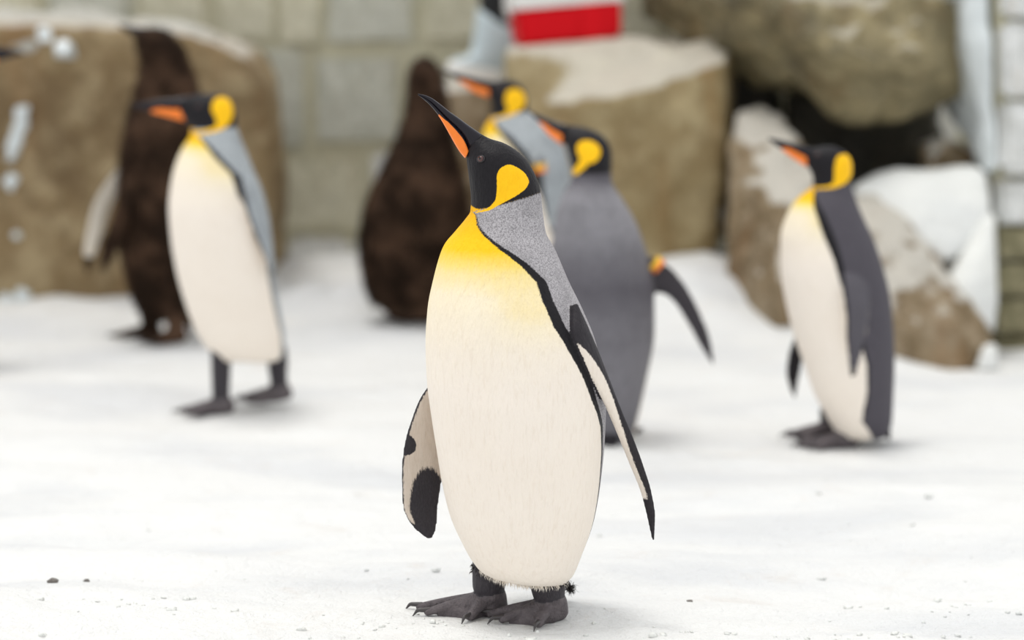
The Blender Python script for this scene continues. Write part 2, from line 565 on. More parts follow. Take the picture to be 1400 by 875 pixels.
class Bird:
    """collects closed shells with per-vertex pattern values, then grows one continuous skin over them"""
    KEYS = ('d_grey', 'd_dark', 'd_patch', 'yel', 'tone', 'slate', 'd_white', 'dusk')

    def __init__(self, Y0, base):
        self.Y0 = Y0
        self.base = np.asarray(base, float)
        self.V, self.F, self.A, self.n = [], [], {k: [] for k in self.KEYS}, 0

    def p(self, px, py, dy=0.0):
        return at(px, py, self.Y0 + dy) - self.base

    def add(self, V, Fc, **att):
        m = len(V)
        self.V.append(V)
        self.F += [[i + self.n for i in f] for f in Fc]
        dflt = dict(d_grey=-0.05, d_dark=-0.05, d_patch=-0.05, yel=0.0, tone=0.0, slate=0.0, d_white=-0.05, dusk=0.0)
        for k in self.KEYS:
            v = att.get(k, dflt[k])
            self.A[k].append(np.broadcast_to(np.asarray(v, float), (m,)))
        self.n += m

    # ---- trunk, neck and head as one loft
    def loft(self, st, N=120, sub=14):
        st = sorted(st, key=lambda r: r[0])
        u = np.array([r[0] for r in st])
        rows = []
        for r in st:
            dy = r[7] if len(r) > 7 else 0.0
            L = self.p(r[1], r[2], dy)
            R = self.p(r[3], r[4], dy)
            rows.append([*L, *R, r[5], r[6]])
        un = []
        for a, b in zip(u[:-1], u[1:]):
            un += list(np.linspace(a, b, sub, endpoint=False))
        un = np.array(un + [u[-1]])
        D = pchip(u, np.array(rows), un)
        psi = np.linspace(0, 2 * np.pi, N, endpoint=False)
        L, R, dep, pf = D[:, :3], D[:, 3:6], D[:, 6], D[:, 7]
        C = (L + R) / 2
        Ax = (L - R) / 2
        B = np.zeros_like(C)
        B[:, 1] = -dep
        cs, sn = np.cos(psi), np.sin(psi)
        V = C[:, None, :] + Ax[:, None, :] * cs[None, :, None] + B[:, None, :] * sn[None, :, None]
        phi = (np.degrees(psi)[None, :] - pf[:, None] + 180) % 360 - 180
        self.bV, self.bu, self.bphi = V, np.repeat(un[:, None], N, 1), phi
        self.bpsi = np.repeat(np.degrees(psi)[None, :], len(un), 0)
        self.brad = np.repeat(((np.linalg.norm(Ax, axis=1) + dep) / 2)[:, None], N, 1)
        self.bF = ring_faces(len(un), N)
        return self

    def locate(self, px, py, front=True):
        """trunk vertex seen at a pixel"""
        x, y = proj(self.bV + self.base)
        d = (x - px) ** 2 + (y - py) ** 2
        if front:
            d = d + np.where(np.sin(np.radians(self.bpsi)) > -0.02, 0, 1e6)
        k = np.unravel_index(np.argmin(d), d.shape)
        return k

    def surf_normal(self, k):
        V = self.bV
        i, j = k
        N = V.shape[1]
        a = V[i, (j + 1) % N] - V[i, (j - 1) % N]
        b = V[min(i + 1, len(V) - 1), j] - V[max(i - 1, 0), j]
        n = np.cross(a, b)
        n /= np.linalg.norm(n)
        c = V[i].mean(axis=0)
        if np.dot(n, V[i, j] - c) < 0:
            n = -n
        return n

    def mirror_vertex(self, k):
        i, j = k
        d = np.abs(((self.bphi[i] + self.bphi[i, j] + 180) % 360) - 180)
        return (i, int(np.argmin(d)))

    def adult_pattern(self, border, patch, band_w, yel, slate=0.0, head_u=1.35, chin=0.0):
        u, phi, R = self.bu, self.bphi, self.brad
        pts = []
        for b in border:
            if isinstance(b[0], str):                       # ('u', u, phi)
                pts.append((b[1], b[2]))
            else:
                k = self.locate(*b)
                pts.append((u[k], abs(phi[k])))
        pts.sort()
        uu, aa = [], []
        for a, b in pts:
            if not uu or a - uu[-1] > 0.004:
                uu.append(a)
                aa.append(b)
        al = np.interp(u, uu, aa)
        d_grey = (np.abs(phi) - al) * np.pi / 180 * R
        w = np.interp(u, [r[0] for r in band_w], [r[1] for r in band_w])
        d_band = np.minimum(d_grey + 0.001, w - d_grey)
        d_band = np.where(u > head_u + 0.02, -0.05, d_band)
        d_head = (u - head_u) * 0.22 - chin * np.exp(-(phi / 28) ** 2)
        d_dark = np.maximum(d_band, d_head)
        yv = np.interp(u, [r[0] for r in yel], [r[1] for r in yel])
        yv = yv + 0.16 * sstep(22, 55, np.abs(phi)) * np.exp(-((u - 1.0) / 0.07) ** 2)
        d_grey = np.where(u > head_u, d_grey * 0 - 0.02, d_grey)
        if not np.isscalar(slate):
            slate = np.interp(u, [r[0] for r in slate], [r[1] for r in slate]).ravel()
        # ear patch
        if patch[0] == 'poly':
            x, y = proj(self.bV + self.base)
            sd = poly_sd(x.ravel(), y.ravel(), patch[1]).reshape(x.shape)
            scale = self.Y0 / F
            d_patch = np.where(u > head_u - 0.22, -sd * scale, -0.05)
        else:
            _, cu, cphi, ru, rphi = patch
            q = np.sqrt(((u - cu) / ru) ** 2 + ((np.abs(phi) - cphi) / rphi) ** 2)
            d_patch = (1 - q) * 0.02
            # tail of the comma running to the throat
            uc = np.interp(np.abs(phi), [0, 30, 70, 100], [head_u + 0.0, head_u + 0.015, head_u + 0.05, cu - ru * 0.6])
            wd = np.interp(np.abs(phi), [0, 40, 80, 110], [0.02, 0.03, 0.06, 0.10])
            tl = (1 - np.abs(u - uc) / wd) * 0.01
            tl = np.where(np.abs(phi) < 105, tl, -0.05)
            d_patch = np.maximum(d_patch, tl)
        self.add(self.bV.reshape(-1, 3), self.bF, d_grey=d_grey.ravel(), d_dark=d_dark.ravel(), d_patch=d_patch.ravel(),
                 yel=yv.ravel(), slate=slate)

    # ---- flipper: lens shaped loft between its two edges
    def flipper(self, A, B, thick=0.010, under=(-1, -0.3, 0), white=(0.10, 0.86, 0.0, 0.80), tone=0.6, d_white=None, patches=(), outer='dark', dusk=0.0, fslate=0.25, taper=0.0):
        A = np.array([self.p(*r) for r in A])
        B = np.array([self.p(*r) for r in B])
        n = 46
        t0 = np.linspace(0, 1, len(A))
        t1 = np.linspace(0, 1, len(B))
        tn = np.linspace(0, 1, n)
        A = pchip(t0, A, tn)
        B = pchip(t1, B, tn)
        C = (A + B) / 2
        ax = (B - A) / 2
        T = np.gradient(C, axis=0)
        nn = np.cross(T, ax)
        nn /= np.linalg.norm(nn, axis=1)[:, None]
        s = np.sign(nn @ np.asarray(under, float))
        nn *= np.where(s == 0, 1, s)[:, None]
        Nr = 40
        a = np.linspace(0, 2 * np.pi, Nr, endpoint=False)
        th = thick * (1 - 0.72 * tn ** 1.5)
        V = C[:, None] + ax[:, None] * np.cos(a)[None, :, None] + (nn * th[:, None])[:, None] * np.sin(a)[None, :, None]
        half = np.linalg.norm(ax, axis=1)
        sc = (np.cos(a)[None, :] + 1) / 2 + 0 * tn[:, None]
        ls = np.linalg.norm(C[-1] - C[0])
        lo, hi, ta, tb = white
        wob = 0.04 * np.sin(tn * 17)[:, None]
        wd = 2 * half[:, None]
        if taper:
            hi = lo + (hi - lo) * sstep(ta - 0.02, ta + taper, tn)[:, None]
        din = np.minimum(np.minimum((sc - lo) * wd, (hi + wob - sc) * wd), np.minimum((tn[:, None] - ta) * ls, (tb - tn[:, None]) * ls))
        for (ps, pt, rs, rt) in patches:                     # dark blotches on the pale underside
            q = np.sqrt(((sc - ps) / rs) ** 2 + ((tn[:, None] - pt) / rt) ** 2)
            din = np.minimum(din, (q - 1) * 0.03)
        under_side = np.sin(a)[None, :] > 0.0
        d_dark = np.where(under_side, -din, 0.03)
        att = dict(d_dark=d_dark.ravel(), tone=tone)
        if outer == 'grey':                                   # back-coloured upper side with a dark leading edge
            rim = np.maximum(np.maximum((0.10 - sc) * wd, (tn[:, None] - 0.93) * ls), (sc - 0.96) * wd)
            att = dict(d_dark=np.where(under_side, -din, rim).ravel(), d_grey=np.where(under_side, -0.05, 0.05 + 0 * din).ravel(), tone=0.15, slate=fslate)
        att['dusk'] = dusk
        if d_white is not None:
            att['d_white'] = np.where(under_side, din, -0.03).ravel() if d_white == 'under' else din.ravel()
        self.add(V.reshape(-1, 3), ring_faces(n, Nr), **att)

    # ---- leg, webbed foot and toe directions
    def foot(self, hip, ankle, tips, heel=None, r_leg=0.032, h=0.036, rt=0.012, ground_z=0.0, claws=None):
        """all points in metres relative to base"""
        hip = np.asarray(hip, float)
        an = np.asarray(ankle, float)
        g = ground_z
        V, Fc = tube([hip, (hip + an) / 2, an + [0, 0, 0.012]], [r_leg * 1.12, r_leg * 1.05, r_leg * 0.94], 28)
        self.add(V, Fc, d_dark=0.05, tone=0.75)
        tips = [np.asarray(t, float) for t in tips]
        curves = []
        for t in tips:
            root = an + np.array([0, 0, -0.004])
            d = t - root
            k1 = root + d * 0.33 + [0, 0, 0.0]
            k1[2] = g + h * 0.72
            k2 = root + d * 0.68
            k2[2] = g + h * 0.50
            k3 = t.copy()
            k3[2] = g + rt * 0.85
            P = [root, k1, k2, k3]
            V, Fc = tube(P, [rt * 1.75, rt * 1.35, rt * 1.05, rt * 0.82], 18, 0.85)
            self.add(V, Fc, d_dark=0.05, tone=1.0)
            curves.append(np.array(P))
        # webs
        for c0, c1 in zip(curves[:-1], curves[1:]):
            tt = np.linspace(0, 0.84, 9)
            k = np.linspace(0, 1, 4)
            a = pchip(k, c0, tt)
            b = pchip(k, c1, tt)
            rows = []
            for q in range(9):
                m = np.linspace(0, 1, 7)[:, None]
                row = a[q] * (1 - m) + b[q] * m
                row = row - (row - an) * (0.16 * np.sin(m * np.pi) * (q / 8.0) ** 2)
                row[:, 2] = np.maximum(row[:, 2] - 0.35 * np.sin(m[:, 0] * np.pi) * (row[:, 2] - g), g + 0.004)
                rows.append(row)
            G = np.array(rows).reshape(-1, 3)
            top = G + [0, 0, 0.003]
            bot = G.copy()
            bot[:, 2] = g - 0.004
            W = np.vstack([top, bot])
            ff = []
            m = len(G)
            for q in range(8):
                for c in range(6):
                    i = q * 7 + c
                    ff.append([i, i + 1, i + 8, i + 7])
                    ff.append([m + i, m + i + 7, m + i + 8, m + i + 1])
            edge = list(range(7)) + [q * 7 + 6 for q in range(1, 9)] + [56 + c for c in range(5, -1, -1)] + [q * 7 for q in range(7, 0, -1)]
            for e0, e1 in zip(edge, edge[1:] + edge[:1]):
                ff.append([e0, m + e0, m + e1, e1])
            self.add(W, ff, d_dark=0.05, tone=1.0)
        # heel pad
        if heel is None:
            heel = an - (tips[len(tips) // 2] - an) * 0.22
        hl = np.asarray(heel, float).copy()
        hl[2] = g + 0.013
        V, Fc = tube([an + [0, 0, 0.004], (an + hl) / 2 + [0, 0, 0.003], hl], [r_leg * 0.95, r_leg * 0.85, 0.018], 20)
        self.add(V, Fc, d_dark=0.05, tone=1.0)
        mid = (an + tips[len(tips) // 2]) / 2
        mid[2] = g + 0.016
        V, Fc = tube([hl, [an[0], an[1], g + 0.020], mid], [0.015, 0.026, 0.016], 20)
        self.add(V, Fc, d_dark=0.05, tone=1.0)
        self.claws = getattr(self, 'claws', []) + [(t, an, g) for t in tips]

    def tail(self, root, tip, w=0.04, th=0.014):
        root, tip = np.asarray(root, float), np.asarray(tip, float)
        d = tip - root
        side = np.cross(d, [0, 0, 1.0])
        side /= np.linalg.norm(side)
        nn = np.cross(side, d)
        nn /= np.linalg.norm(nn)
        a = np.linspace(0, 2 * np.pi, 24, endpoint=False)
        V = []
        for t in np.linspace(0, 1, 12):
            ww = w * (1 - t ** 1.6) + 0.004
            V.append(root + d * t + ww * np.cos(a)[:, None] * side + th * (1 - 0.7 * t) * np.sin(a)[:, None] * nn)
        self.add(np.array(V).reshape(-1, 3), ring_faces(12, 24), d_dark=0.05, tone=0.2)

    # ---- finish
    def skin(self, root, mat, voxel, name='body'):
        V = np.vstack(self.V)
        me = remesh(V, self.F, voxel)
        laplacian(me, 3, 0.5)
        tris, src = [], None
        for f in self.F:
            for k in range(1, len(f) - 1):
                tris.append((f[0], f[k], f[k + 1]))
        tri = np.array(tris)
        bvh = BVHTree.FromPolygons(V.tolist(), tris)
        co = get_co(me)
        idx = np.zeros(len(co), dtype=np.int64)
        loc = co.copy()
        for i, c in enumerate(co.tolist()):
            l, _, k, _ = bvh.find_nearest(c)
            if k is not None:
                idx[i] = k
                loc[i] = l
        T = tri[idx]
        a, b, c = V[T[:, 0]], V[T[:, 1]], V[T[:, 2]]
        v0, v1, v2 = b - a, c - a, loc - a
        d00, d01, d11 = (v0 * v0).sum(1), (v0 * v1).sum(1), (v1 * v1).sum(1)
        d20, d21 = (v2 * v0).sum(1), (v2 * v1).sum(1)
        den = np.where(np.abs(d00 * d11 - d01 * d01) < 1e-18, 1e-18, d00 * d11 - d01 * d01)
        bv = np.clip((d11 * d20 - d01 * d21) / den, 0, 1)
        bw = np.clip((d00 * d21 - d01 * d20) / den, 0, 1)
        bu = np.clip(1 - bv - bw, 0, 1)
        for k in self.KEYS:
            x = np.concatenate(self.A[k])
            vals = x[T[:, 0]] * bu + x[T[:, 1]] * bv + x[T[:, 2]] * bw
            at_ = me.attributes.new(k, 'FLOAT', 'POINT')
            at_.data.foreach_set('value', vals.astype(np.float32))
        me.name = name
        o = link(name, me, mat, root)
        self.mesh = me
        return o


def poly_sd(x, y, poly):
    """signed distance to polygon, negative inside (pixels)"""
    poly = np.asarray(poly, float)
    d = np.full(x.shape, 1e9)
    inside = np.zeros(x.shape, bool)
    n = len(poly)
    for i in range(n):
        a, b = poly[i], poly[(i + 1) % n]
        e = b - a
        t = np.clip(((x - a[0]) * e[0] + (y - a[1]) * e[1]) / (e @ e), 0, 1)
        d = np.minimum(d, (x - a[0] - t * e[0]) ** 2 + (y - a[1] - t * e[1]) ** 2)
        if a[1] != b[1]:
            c = ((a[1] > y) != (b[1] > y)) & (x < (b[0] - a[0]) * (y - a[1]) / (b[1] - a[1]) + a[0])
            inside ^= c
    return np.sqrt(d) * np.where(inside, -1, 1)


def smooth_poly(poly, n=120):
    p = np.asarray(poly, float)
    q = np.vstack([p[-2:], p, p[:2]])
    t = np.arange(len(q)) - 2.0
    tn = np.linspace(0, len(p), n, endpoint=False)
    return pchip(t, q, tn)


def beak(bird, root, st, plate=(0.0, 0.55), dy=(0.0, 0.0), mats=('beak_dark', 'beak_orange'), plate_grow=1.06):
    """st rows: top, mouth, bottom pixels and half width (m), from the face to the tip"""
    st = list(st)
    t = np.linspace(0, 1, len(st))
    d = np.linspace(dy[0], dy[1], len(st))
    top = np.array([bird.p(*r[0], d[i]) for i, r in enumerate(st)])
    mou = np.array([bird.p(*r[1], d[i]) for i, r in enumerate(st)])
    bot = np.array([bird.p(*r[2], d[i]) for i, r in enumerate(st)])
    hw = np.array([r[3] for r in st])
    n = 40
    tn = np.linspace(0, 1, n)
    top, mou, bot, hw = pchip(t, top, tn), pchip(t, mou, tn), pchip(t, bot, tn), pchip(t, hw, tn)[:, 0]
    axis = mou[-1] - mou[0]
    wdir = np.cross(axis, [0, 0, 1.0])
    wdir /= np.linalg.norm(wdir)
    a = np.linspace(0, 2 * np.pi, 24, endpoint=False)

    def shell(up, lo, w, k0=0, k1=n):
        C = (up + lo) / 2
        R = (up - lo) / 2
        V = C[:, None] + R[:, None] * np.cos(a)[None, :, None] + (wdir[None] * w[:, None])[:, None] * np.sin(a)[None, :, None]
        V = V[k0:k1]
        return V.reshape(-1, 3), ring_faces(k1 - k0, 24)
    V, Fc = shell(top, mou - (top - mou) * 0.06, hw)
    u = link('upper_bill', mesh_from('upper_bill', V, Fc), M[mats[0]], root)
    V, Fc = shell(mou + (mou - bot) * 0.04, bot, hw * 0.90)
    lo = link('lower_bill', mesh_from('lower_bill', V, Fc), M[mats[0]], root)
    if plate:
        k0, k1 = int(plate[0] * n), int(plate[1] * n)
        s = np.linspace(0, 1, n)
        sh = np.clip((plate[1] - tn) / (plate[1] * 0.28), 0, 1) ** 0.5
        C = mou * 0.44 + bot * 0.56 + (bot - mou) * 0.42 * (1 - sh)[:, None]
        R = (mou - bot) * 0.54 * (0.15 + 0.85 * sh)[:, None]
        V = C[:, None] + R[:, None] * np.cos(a)[None, :, None] + (wdir[None] * (hw * 0.95 * plate_grow)[:, None])[:, None] * np.sin(a)[None, :, None]
        V = V[k0:k1]
        p = link('bill_plate', mesh_from('bill_plate', V.reshape(-1, 3), ring_faces(k1 - k0, 24)), M[mats[1]], lo)
        p['label'] = 'orange plate along the lower bill'


def eyes(bird, root, px, py, r):
    k = bird.locate(px, py)
    for kk in (k, bird.mirror_vertex(k)):
        n = bird.surf_normal(kk)
        c = bird.bV[kk] - n * r * 0.18
        rot = Vector(n).to_track_quat('Z', 'Y').to_matrix()
        bm = bmesh.new()
        bmesh.ops.create_uvsphere(bm, u_segments=24, v_segments=16, radius=r)
        me = bpy.data.meshes.new('eye')
        bm.to_mesh(me)
        bm.free()
        me.polygons.foreach_set('use_smooth', [True] * len(me.polygons))
        e = link('eye', me, M['eye'], root, Vector(c))
        e.rotation_euler = rot.to_euler()
        # pupil: a shallow dome on the eyeball
        bm = bmesh.new()
        bmesh.ops.create_uvsphere(bm, u_segments=16, v_segments=8, radius=r * 0.52)
        me = bpy.data.meshes.new('pupil')
        bm.to_mesh(me)
        bm.free()
        p = link('pupil', me, M['pupil'], e, Vector((0, 0, r * 0.56)))
        # eyelid ring
        bm = bmesh.new()
        vs0 = []
        for i in range(28):
            t = i / 28 * 2 * math.pi
            ring = []
            for j in range(8):
                s = j / 8 * 2 * math.pi
                rr = r * (0.98 + 0.22 * math.cos(s))
                ring.append(bm.verts.new((rr * math.cos(t) * 1.12, rr * math.sin(t) * 0.9, r * 0.28 + r * 0.22 * math.sin(s))))
            vs0.append(ring)
        for i in range(28):
            for j in range(8):
                bm.faces.new((vs0[i][j], vs0[(i + 1) % 28][j], vs0[(i + 1) % 28][(j + 1) % 8], vs0[i][(j + 1) % 8]))
        bmesh.ops.recalc_face_normals(bm, faces=bm.faces)
        me = bpy.data.meshes.new('eyelid')
        bm.to_mesh(me)
        bm.free()
        me.polygons.foreach_set('use_smooth', [True] * len(me.polygons))
        link('eyelid', me, M['lid'], e)


def add_claws(bird, root, length=0.020, r=0.0048):
    for tip, an, g in bird.claws:
        d = tip - an
        d[2] = 0
        d /= np.linalg.norm(d)
        p0 = tip - d * 0.006
        p0[2] = g + 0.013
        p1 = tip + d * length * 0.55
        p1[2] = g + 0.013
        p2 = tip + d * length
        p2[2] = g + 0.002
        V, Fc = tube([p0, p1, p2], [r, r * 0.75, r * 0.15], 10)
        link('claw', mesh_from('claw', V, Fc), M['claw'], root)


def strands(name, P, Nrm, L, width, mat, parent, fall=0.8, jitter=0.35, seed=1):
    r = np.random.default_rng(seed)
    n = len(P)
    Dn = Nrm * (1 - fall) + np.array([0, 0, -1.0]) * fall + r.normal(0, jitter, (n, 3))
    Dn /= np.linalg.norm(Dn, axis=1)[:, None]
    side = np.cross(Dn, r.normal(0, 1, (n, 3)))
    side /= np.linalg.norm(side, axis=1)[:, None]
    ln = L * r.uniform(0.6, 1.3, n)[:, None]
    a = P - Nrm * 0.002 - side * width
    b = P - Nrm * 0.002 + side * width
    m0 = P + Dn * ln * 0.55 + Nrm * ln * 0.12 - side * width * 0.6
    m1 = m0 + side * width * 1.2
    c = P + Dn * ln
    V = np.stack([a, b, m1, m0, c], axis=1).reshape(-1, 3)
    i = np.arange(n)[:, None] * 5
    q = (i + np.array([[0, 1, 2, 3]])).tolist()
    t = (i + np.array([[3, 2, 4]])).tolist()
    me = bpy.data.meshes.new(name)
    me.from_pydata(V.tolist(), [], q + t)
    me.update()
    o = link(name, me, mat, parent)
    o['kind'] = 'stuff'
    return o


def sample_surface(me, n, seed=1):
    r = np.random.default_rng(seed)
    me.calc_loop_triangles()
    T = np.empty(len(me.loop_triangles) * 3, dtype=np.int64)
    me.loop_triangles.foreach_get('vertices', T)
    T = T.reshape(-1, 3)
    co, no = get_co(me), vnormals(me)
    a, b, c = co[T[:, 0]], co[T[:, 1]], co[T[:, 2]]
    ar = np.linalg.norm(np.cross(b - a, c - a), axis=1)
    k = r.choice(len(T), n, p=ar / ar.sum())
    u, v = r.random(n), r.random(n)
    f = u + v > 1
    u[f], v[f] = 1 - u[f], 1 - v[f]
    w = 1 - u - v
    P = a[k] * w[:, None] + b[k] * u[:, None] + c[k] * v[:, None]
    Nn = no[T[k, 0]] * w[:, None] + no[T[k, 1]] * u[:, None] + no[T[k, 2]] * v[:, None]
    return P, Nn / np.maximum(np.linalg.norm(Nn, axis=1), 1e-9)[:, None]


def flipper_band(bird, root, centre, axis, r, mats=('band_yellow', 'band_orange')):
    """a two coloured plastic tag ring round the flipper root"""
    q = Vector(axis).to_track_quat('Z', 'Y').to_matrix()
    for k, mname in enumerate(mats):
        bm = bmesh.new()
        rings = []
        h0, h1 = (-0.012, 0.0) if k == 0 else (0.0, 0.012)
        for rr, z in ((r, h0), (r, h1), (r * 0.86, h1), (r * 0.86, h0)):
            rings.append([bm.verts.new(q @ Vector((rr * math.cos(t) * 1.0, rr * 0.85 * math.sin(t), z)) + Vector(centre)) for t in np.linspace(0, 2 * math.pi, 24, endpoint=False)])
        for i in range(4):
            for j in range(24):
                bm.faces.new((rings[i][j], rings[i][(j + 1) % 24], rings[(i + 1) % 4][(j + 1) % 24], rings[(i + 1) % 4][j]))
        bmesh.ops.recalc_face_normals(bm, faces=bm.faces)
        me = bpy.data.meshes.new('flipper_band')
        bm.to_mesh(me)
        bm.free()
        link('flipper_band', me, M[mname], root)['label'] = ('yellow' if k == 0 else 'orange') + ' plastic band round the flipper'


YEL = [(0, 0), (0.80, 0.0), (0.90, 0.06), (0.98, 0.17), (1.05, 0.28), (1.105, 0.46), (1.16, 0.76), (1.30, 1.0), (2, 1)]
BANDW = [(0, 0.005), (0.5, 0.010), (0.75, 0.016), (0.95, 0.026), (1.08, 0.022), (1.2, 0.008), (1.3, 0.003), (2, 0.003)]

# ================================================================== penguin in front
def main_penguin():
    Y0 = 4.567
    bx = at(712, 846, Y0)[0]
    base = np.array([bx, Y0, 0.0])
    root = thing('king_penguin', 'sharply seen king penguin with raised bill standing alone on the open snow in front', 'penguin', base)
    b = Bird(Y0, base)
    st = [
        (0.00, 690, 786, 738, 791, 0.035, 52), (0.03, 660, 780, 772, 793, 0.085, 52), (0.08, 647, 767, 782, 787, 0.112, 52),
        (0.16, 632, 741, 796, 756, 0.132, 53), (0.30, 615.5, 704, 813, 706, 0.145, 54), (0.45, 604.5, 660, 822, 652, 0.152, 55),
        (0.60, 596.5, 612, 827, 598, 0.156, 55), (0.72, 588.5, 560, 828.5, 556, 0.156, 55), (0.82, 583.5, 518, 825, 514, 0.152, 54),
        (0.91, 581.7, 470, 814, 466, 0.145, 52), (1.00, 584.5, 422, 797, 424, 0.132, 48), (1.08, 592, 383, 777.5, 384, 0.113, 42),
        (1.16, 606.5, 336, 758, 339, 0.088, 32), (1.22, 622, 316.5, 746.5, 318, 0.073, 22), (1.28, 636.5, 299, 742.5, 292, 0.063, 12),
        (1.35, 643, 289, 739.5, 263, 0.0575, 6), (1.45, 643.8, 273, 736, 250, 0.054, 4), (1.55, 642.3, 254, 729.5, 235, 0.051, 3),
        (1.65, 640.5, 239, 719, 217.5, 0.048, 3), (1.75, 638.8, 227, 704, 204, 0.043, 3), (1.85, 638, 219, 687, 194.7, 0.034, 3),
        (1.93, 637.5, 214.5, 670, 189.5, 0.0255, 3), (2.00, 636, 209, 655, 181.5, 0.0155, 3)]
    b.loft(st, 150, 16)
    patch = smooth_poly([(679, 241), (684.6, 229.8), (696, 225), (708.5, 229.5), (720, 240), (723.3, 248), (719.5, 257), (706, 267.5),
                         (683, 280), (668, 288), (650, 291.5), (650, 289.5), (664, 285.5), (673, 279), (678, 270), (679.3, 256)])
    border = [('u', 1.36, 10), (650, 294), (651.5, 307), (667, 327), (684.5, 341), (712, 362), (732.5, 386), (743, 413), (756.5, 447), (780, 482),
              (797, 512), (810, 547), (820, 584), ('u', 0.55, 108), ('u', 0.4, 112), ('u', 0.0, 122)]
    b.adult_pattern(border, ('poly', patch), BANDW, YEL, chin=0.012)
    # flippers
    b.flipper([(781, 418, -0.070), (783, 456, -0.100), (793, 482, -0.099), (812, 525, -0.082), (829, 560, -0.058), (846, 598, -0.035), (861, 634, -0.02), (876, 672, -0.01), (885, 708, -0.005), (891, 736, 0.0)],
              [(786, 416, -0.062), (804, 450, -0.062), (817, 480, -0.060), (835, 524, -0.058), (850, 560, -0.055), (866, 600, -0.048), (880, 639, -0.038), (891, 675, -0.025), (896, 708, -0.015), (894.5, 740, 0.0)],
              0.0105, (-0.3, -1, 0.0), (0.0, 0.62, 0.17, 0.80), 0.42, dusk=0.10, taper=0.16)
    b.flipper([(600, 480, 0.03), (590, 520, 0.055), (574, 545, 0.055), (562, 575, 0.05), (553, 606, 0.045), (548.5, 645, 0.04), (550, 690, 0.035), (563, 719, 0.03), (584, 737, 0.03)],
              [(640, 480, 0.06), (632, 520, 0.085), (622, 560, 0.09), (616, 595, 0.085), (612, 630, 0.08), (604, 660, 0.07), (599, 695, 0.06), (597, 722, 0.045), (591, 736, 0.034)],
              0.0105, (0.25, -1, -0.05), (0.045, 0.98, 0.0, 0.86), 0.48, patches=((0.66, 0.80, 0.50, 0.235), (0.08, 0.50, 0.16, 0.045)), dusk=0.62)  # left underside coloured darker to carry its shade
    # legs and feet (metres from base)
    def g(px, py):
        s = H / (SP - (437.5 - py) / F * CP)
        return np.array([(px - 700) / F * s - base[0], s * (CP + (437.5 - py) / F * SP) - base[1], 0.0])
    for hipx, hipy, ankx, anky, dy, tips in (
            (672, 760, 667.5, 806, 0.030, [(-0.128, 0.028), (-0.112, -0.016), (-0.034, -0.058)]),
            (748, 775, 750.5, 818, -0.022, [(-0.108, 0.022), (-0.086, -0.024), (-0.020, -0.062)])):
        hip = b.p(hipx, hipy, dy)
        an = b.p(ankx, anky, dy)
        an[2] = 0.036
        tp = [np.array([an[0] + a_, an[1] + b_, 0]) for a_, b_ in tips]
        b.foot(hip, an, tp, heel=an + np.array([0.020, 0.012, 0]), r_leg=0.0310, h=0.036, rt=0.0100)
        FLAT.append((base[0] + an[0] - 0.045, base[1] + an[1], 0.13))
    b.tail(b.p(745, 770, 0.10), b.p(781, 806, 0.13), 0.040, 0.013)
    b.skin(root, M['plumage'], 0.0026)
    beak(b, root, [((659, 184), (641, 203), (636, 215), 0.0145), ((641, 171.5), (635.5, 188.5), (629.5, 206.5), 0.0122),
                   ((627.5, 161.5), (624.5, 174.5), (621, 193), 0.0100), ((615, 152.8), (612, 163), (611, 176), 0.0084),
                   ((602, 142.5), (600.5, 151), (601, 160), 0.0068), ((590, 134), (589, 139.5), (588.5, 144.5), 0.0050),
                   ((580, 129.8), (579, 133), (578.8, 135.5), 0.0032), ((571.2, 128.3), (571.4, 129.3), (571.8, 130.2), 0.0008)],
         plate=(0.0, 0.60), dy=(-0.002, -0.012))
    eyes(b, root, 657.7, 217, 0.0064)
    add_claws(b, root, 0.026, 0.0050)
    # short feathers fringing the hem of the belly round the legs
    u, phi = b.bu.ravel(), b.bphi.ravel()
    Vb = b.bV.reshape(-1, 3)
    r = np.random.default_rng(5)
    C = b.bV.mean(axis=1, keepdims=True)
    Nb = (b.bV - C)
    Nb = (Nb / np.linalg.norm(Nb, axis=2, keepdims=True)).reshape(-1, 3)
    sel = np.where((u > 0.005) & (u < 0.055))[0]
    k = r.choice(sel, 800)
    strands('hem_feathers', Vb[k] - Nb[k] * 0.002, Nb[k], 0.010, 0.0008, M['cream_feather'], root, 0.90, 0.22, 11)
    legp = [b.p(672, 776, 0.03), b.p(748, 792, -0.022)]
    P, Nn = [], []
    for c in legp:
        for _ in range(420):
            t = r.uniform(0, 2 * math.pi)
            n_ = np.array([math.cos(t), math.sin(t), 0])
            P.append(c + n_ * 0.033 + [0, 0, r.uniform(-0.004, 0.012)])
            Nn.append(n_)
    strands('leg_feathers', np.array(P), np.array(Nn), 0.010, 0.0010, M['black_feather'], root, 0.8, 0.3, 12)
    tp = b.p(779, 802, 0.12)
    P = tp + r.normal(0, 0.004, (120, 3))
    strands('tail_feathers', P, r.normal(0, 1, (120, 3)) * 0.5, 0.012, 0.001, M['black_feather'], root, 0.75, 0.4, 13)
    pc = b.p(722, 783, -0.05)
    P = pc + r.normal(0, 1, (80, 3)) * [0.018, 0.02, 0.003]
    strands('hem_feathers', P, r.normal(0, 1, (80, 3)) * 0.4, 0.010, 0.001, M['black_feather'], root, 0.85, 0.3, 14)
    return root


# ================================================================== the other adults
def gz(px, Y):
    x = (px - 700) / F * Y
    return float(ground(np.array([x]), np.array([Y]))[0])


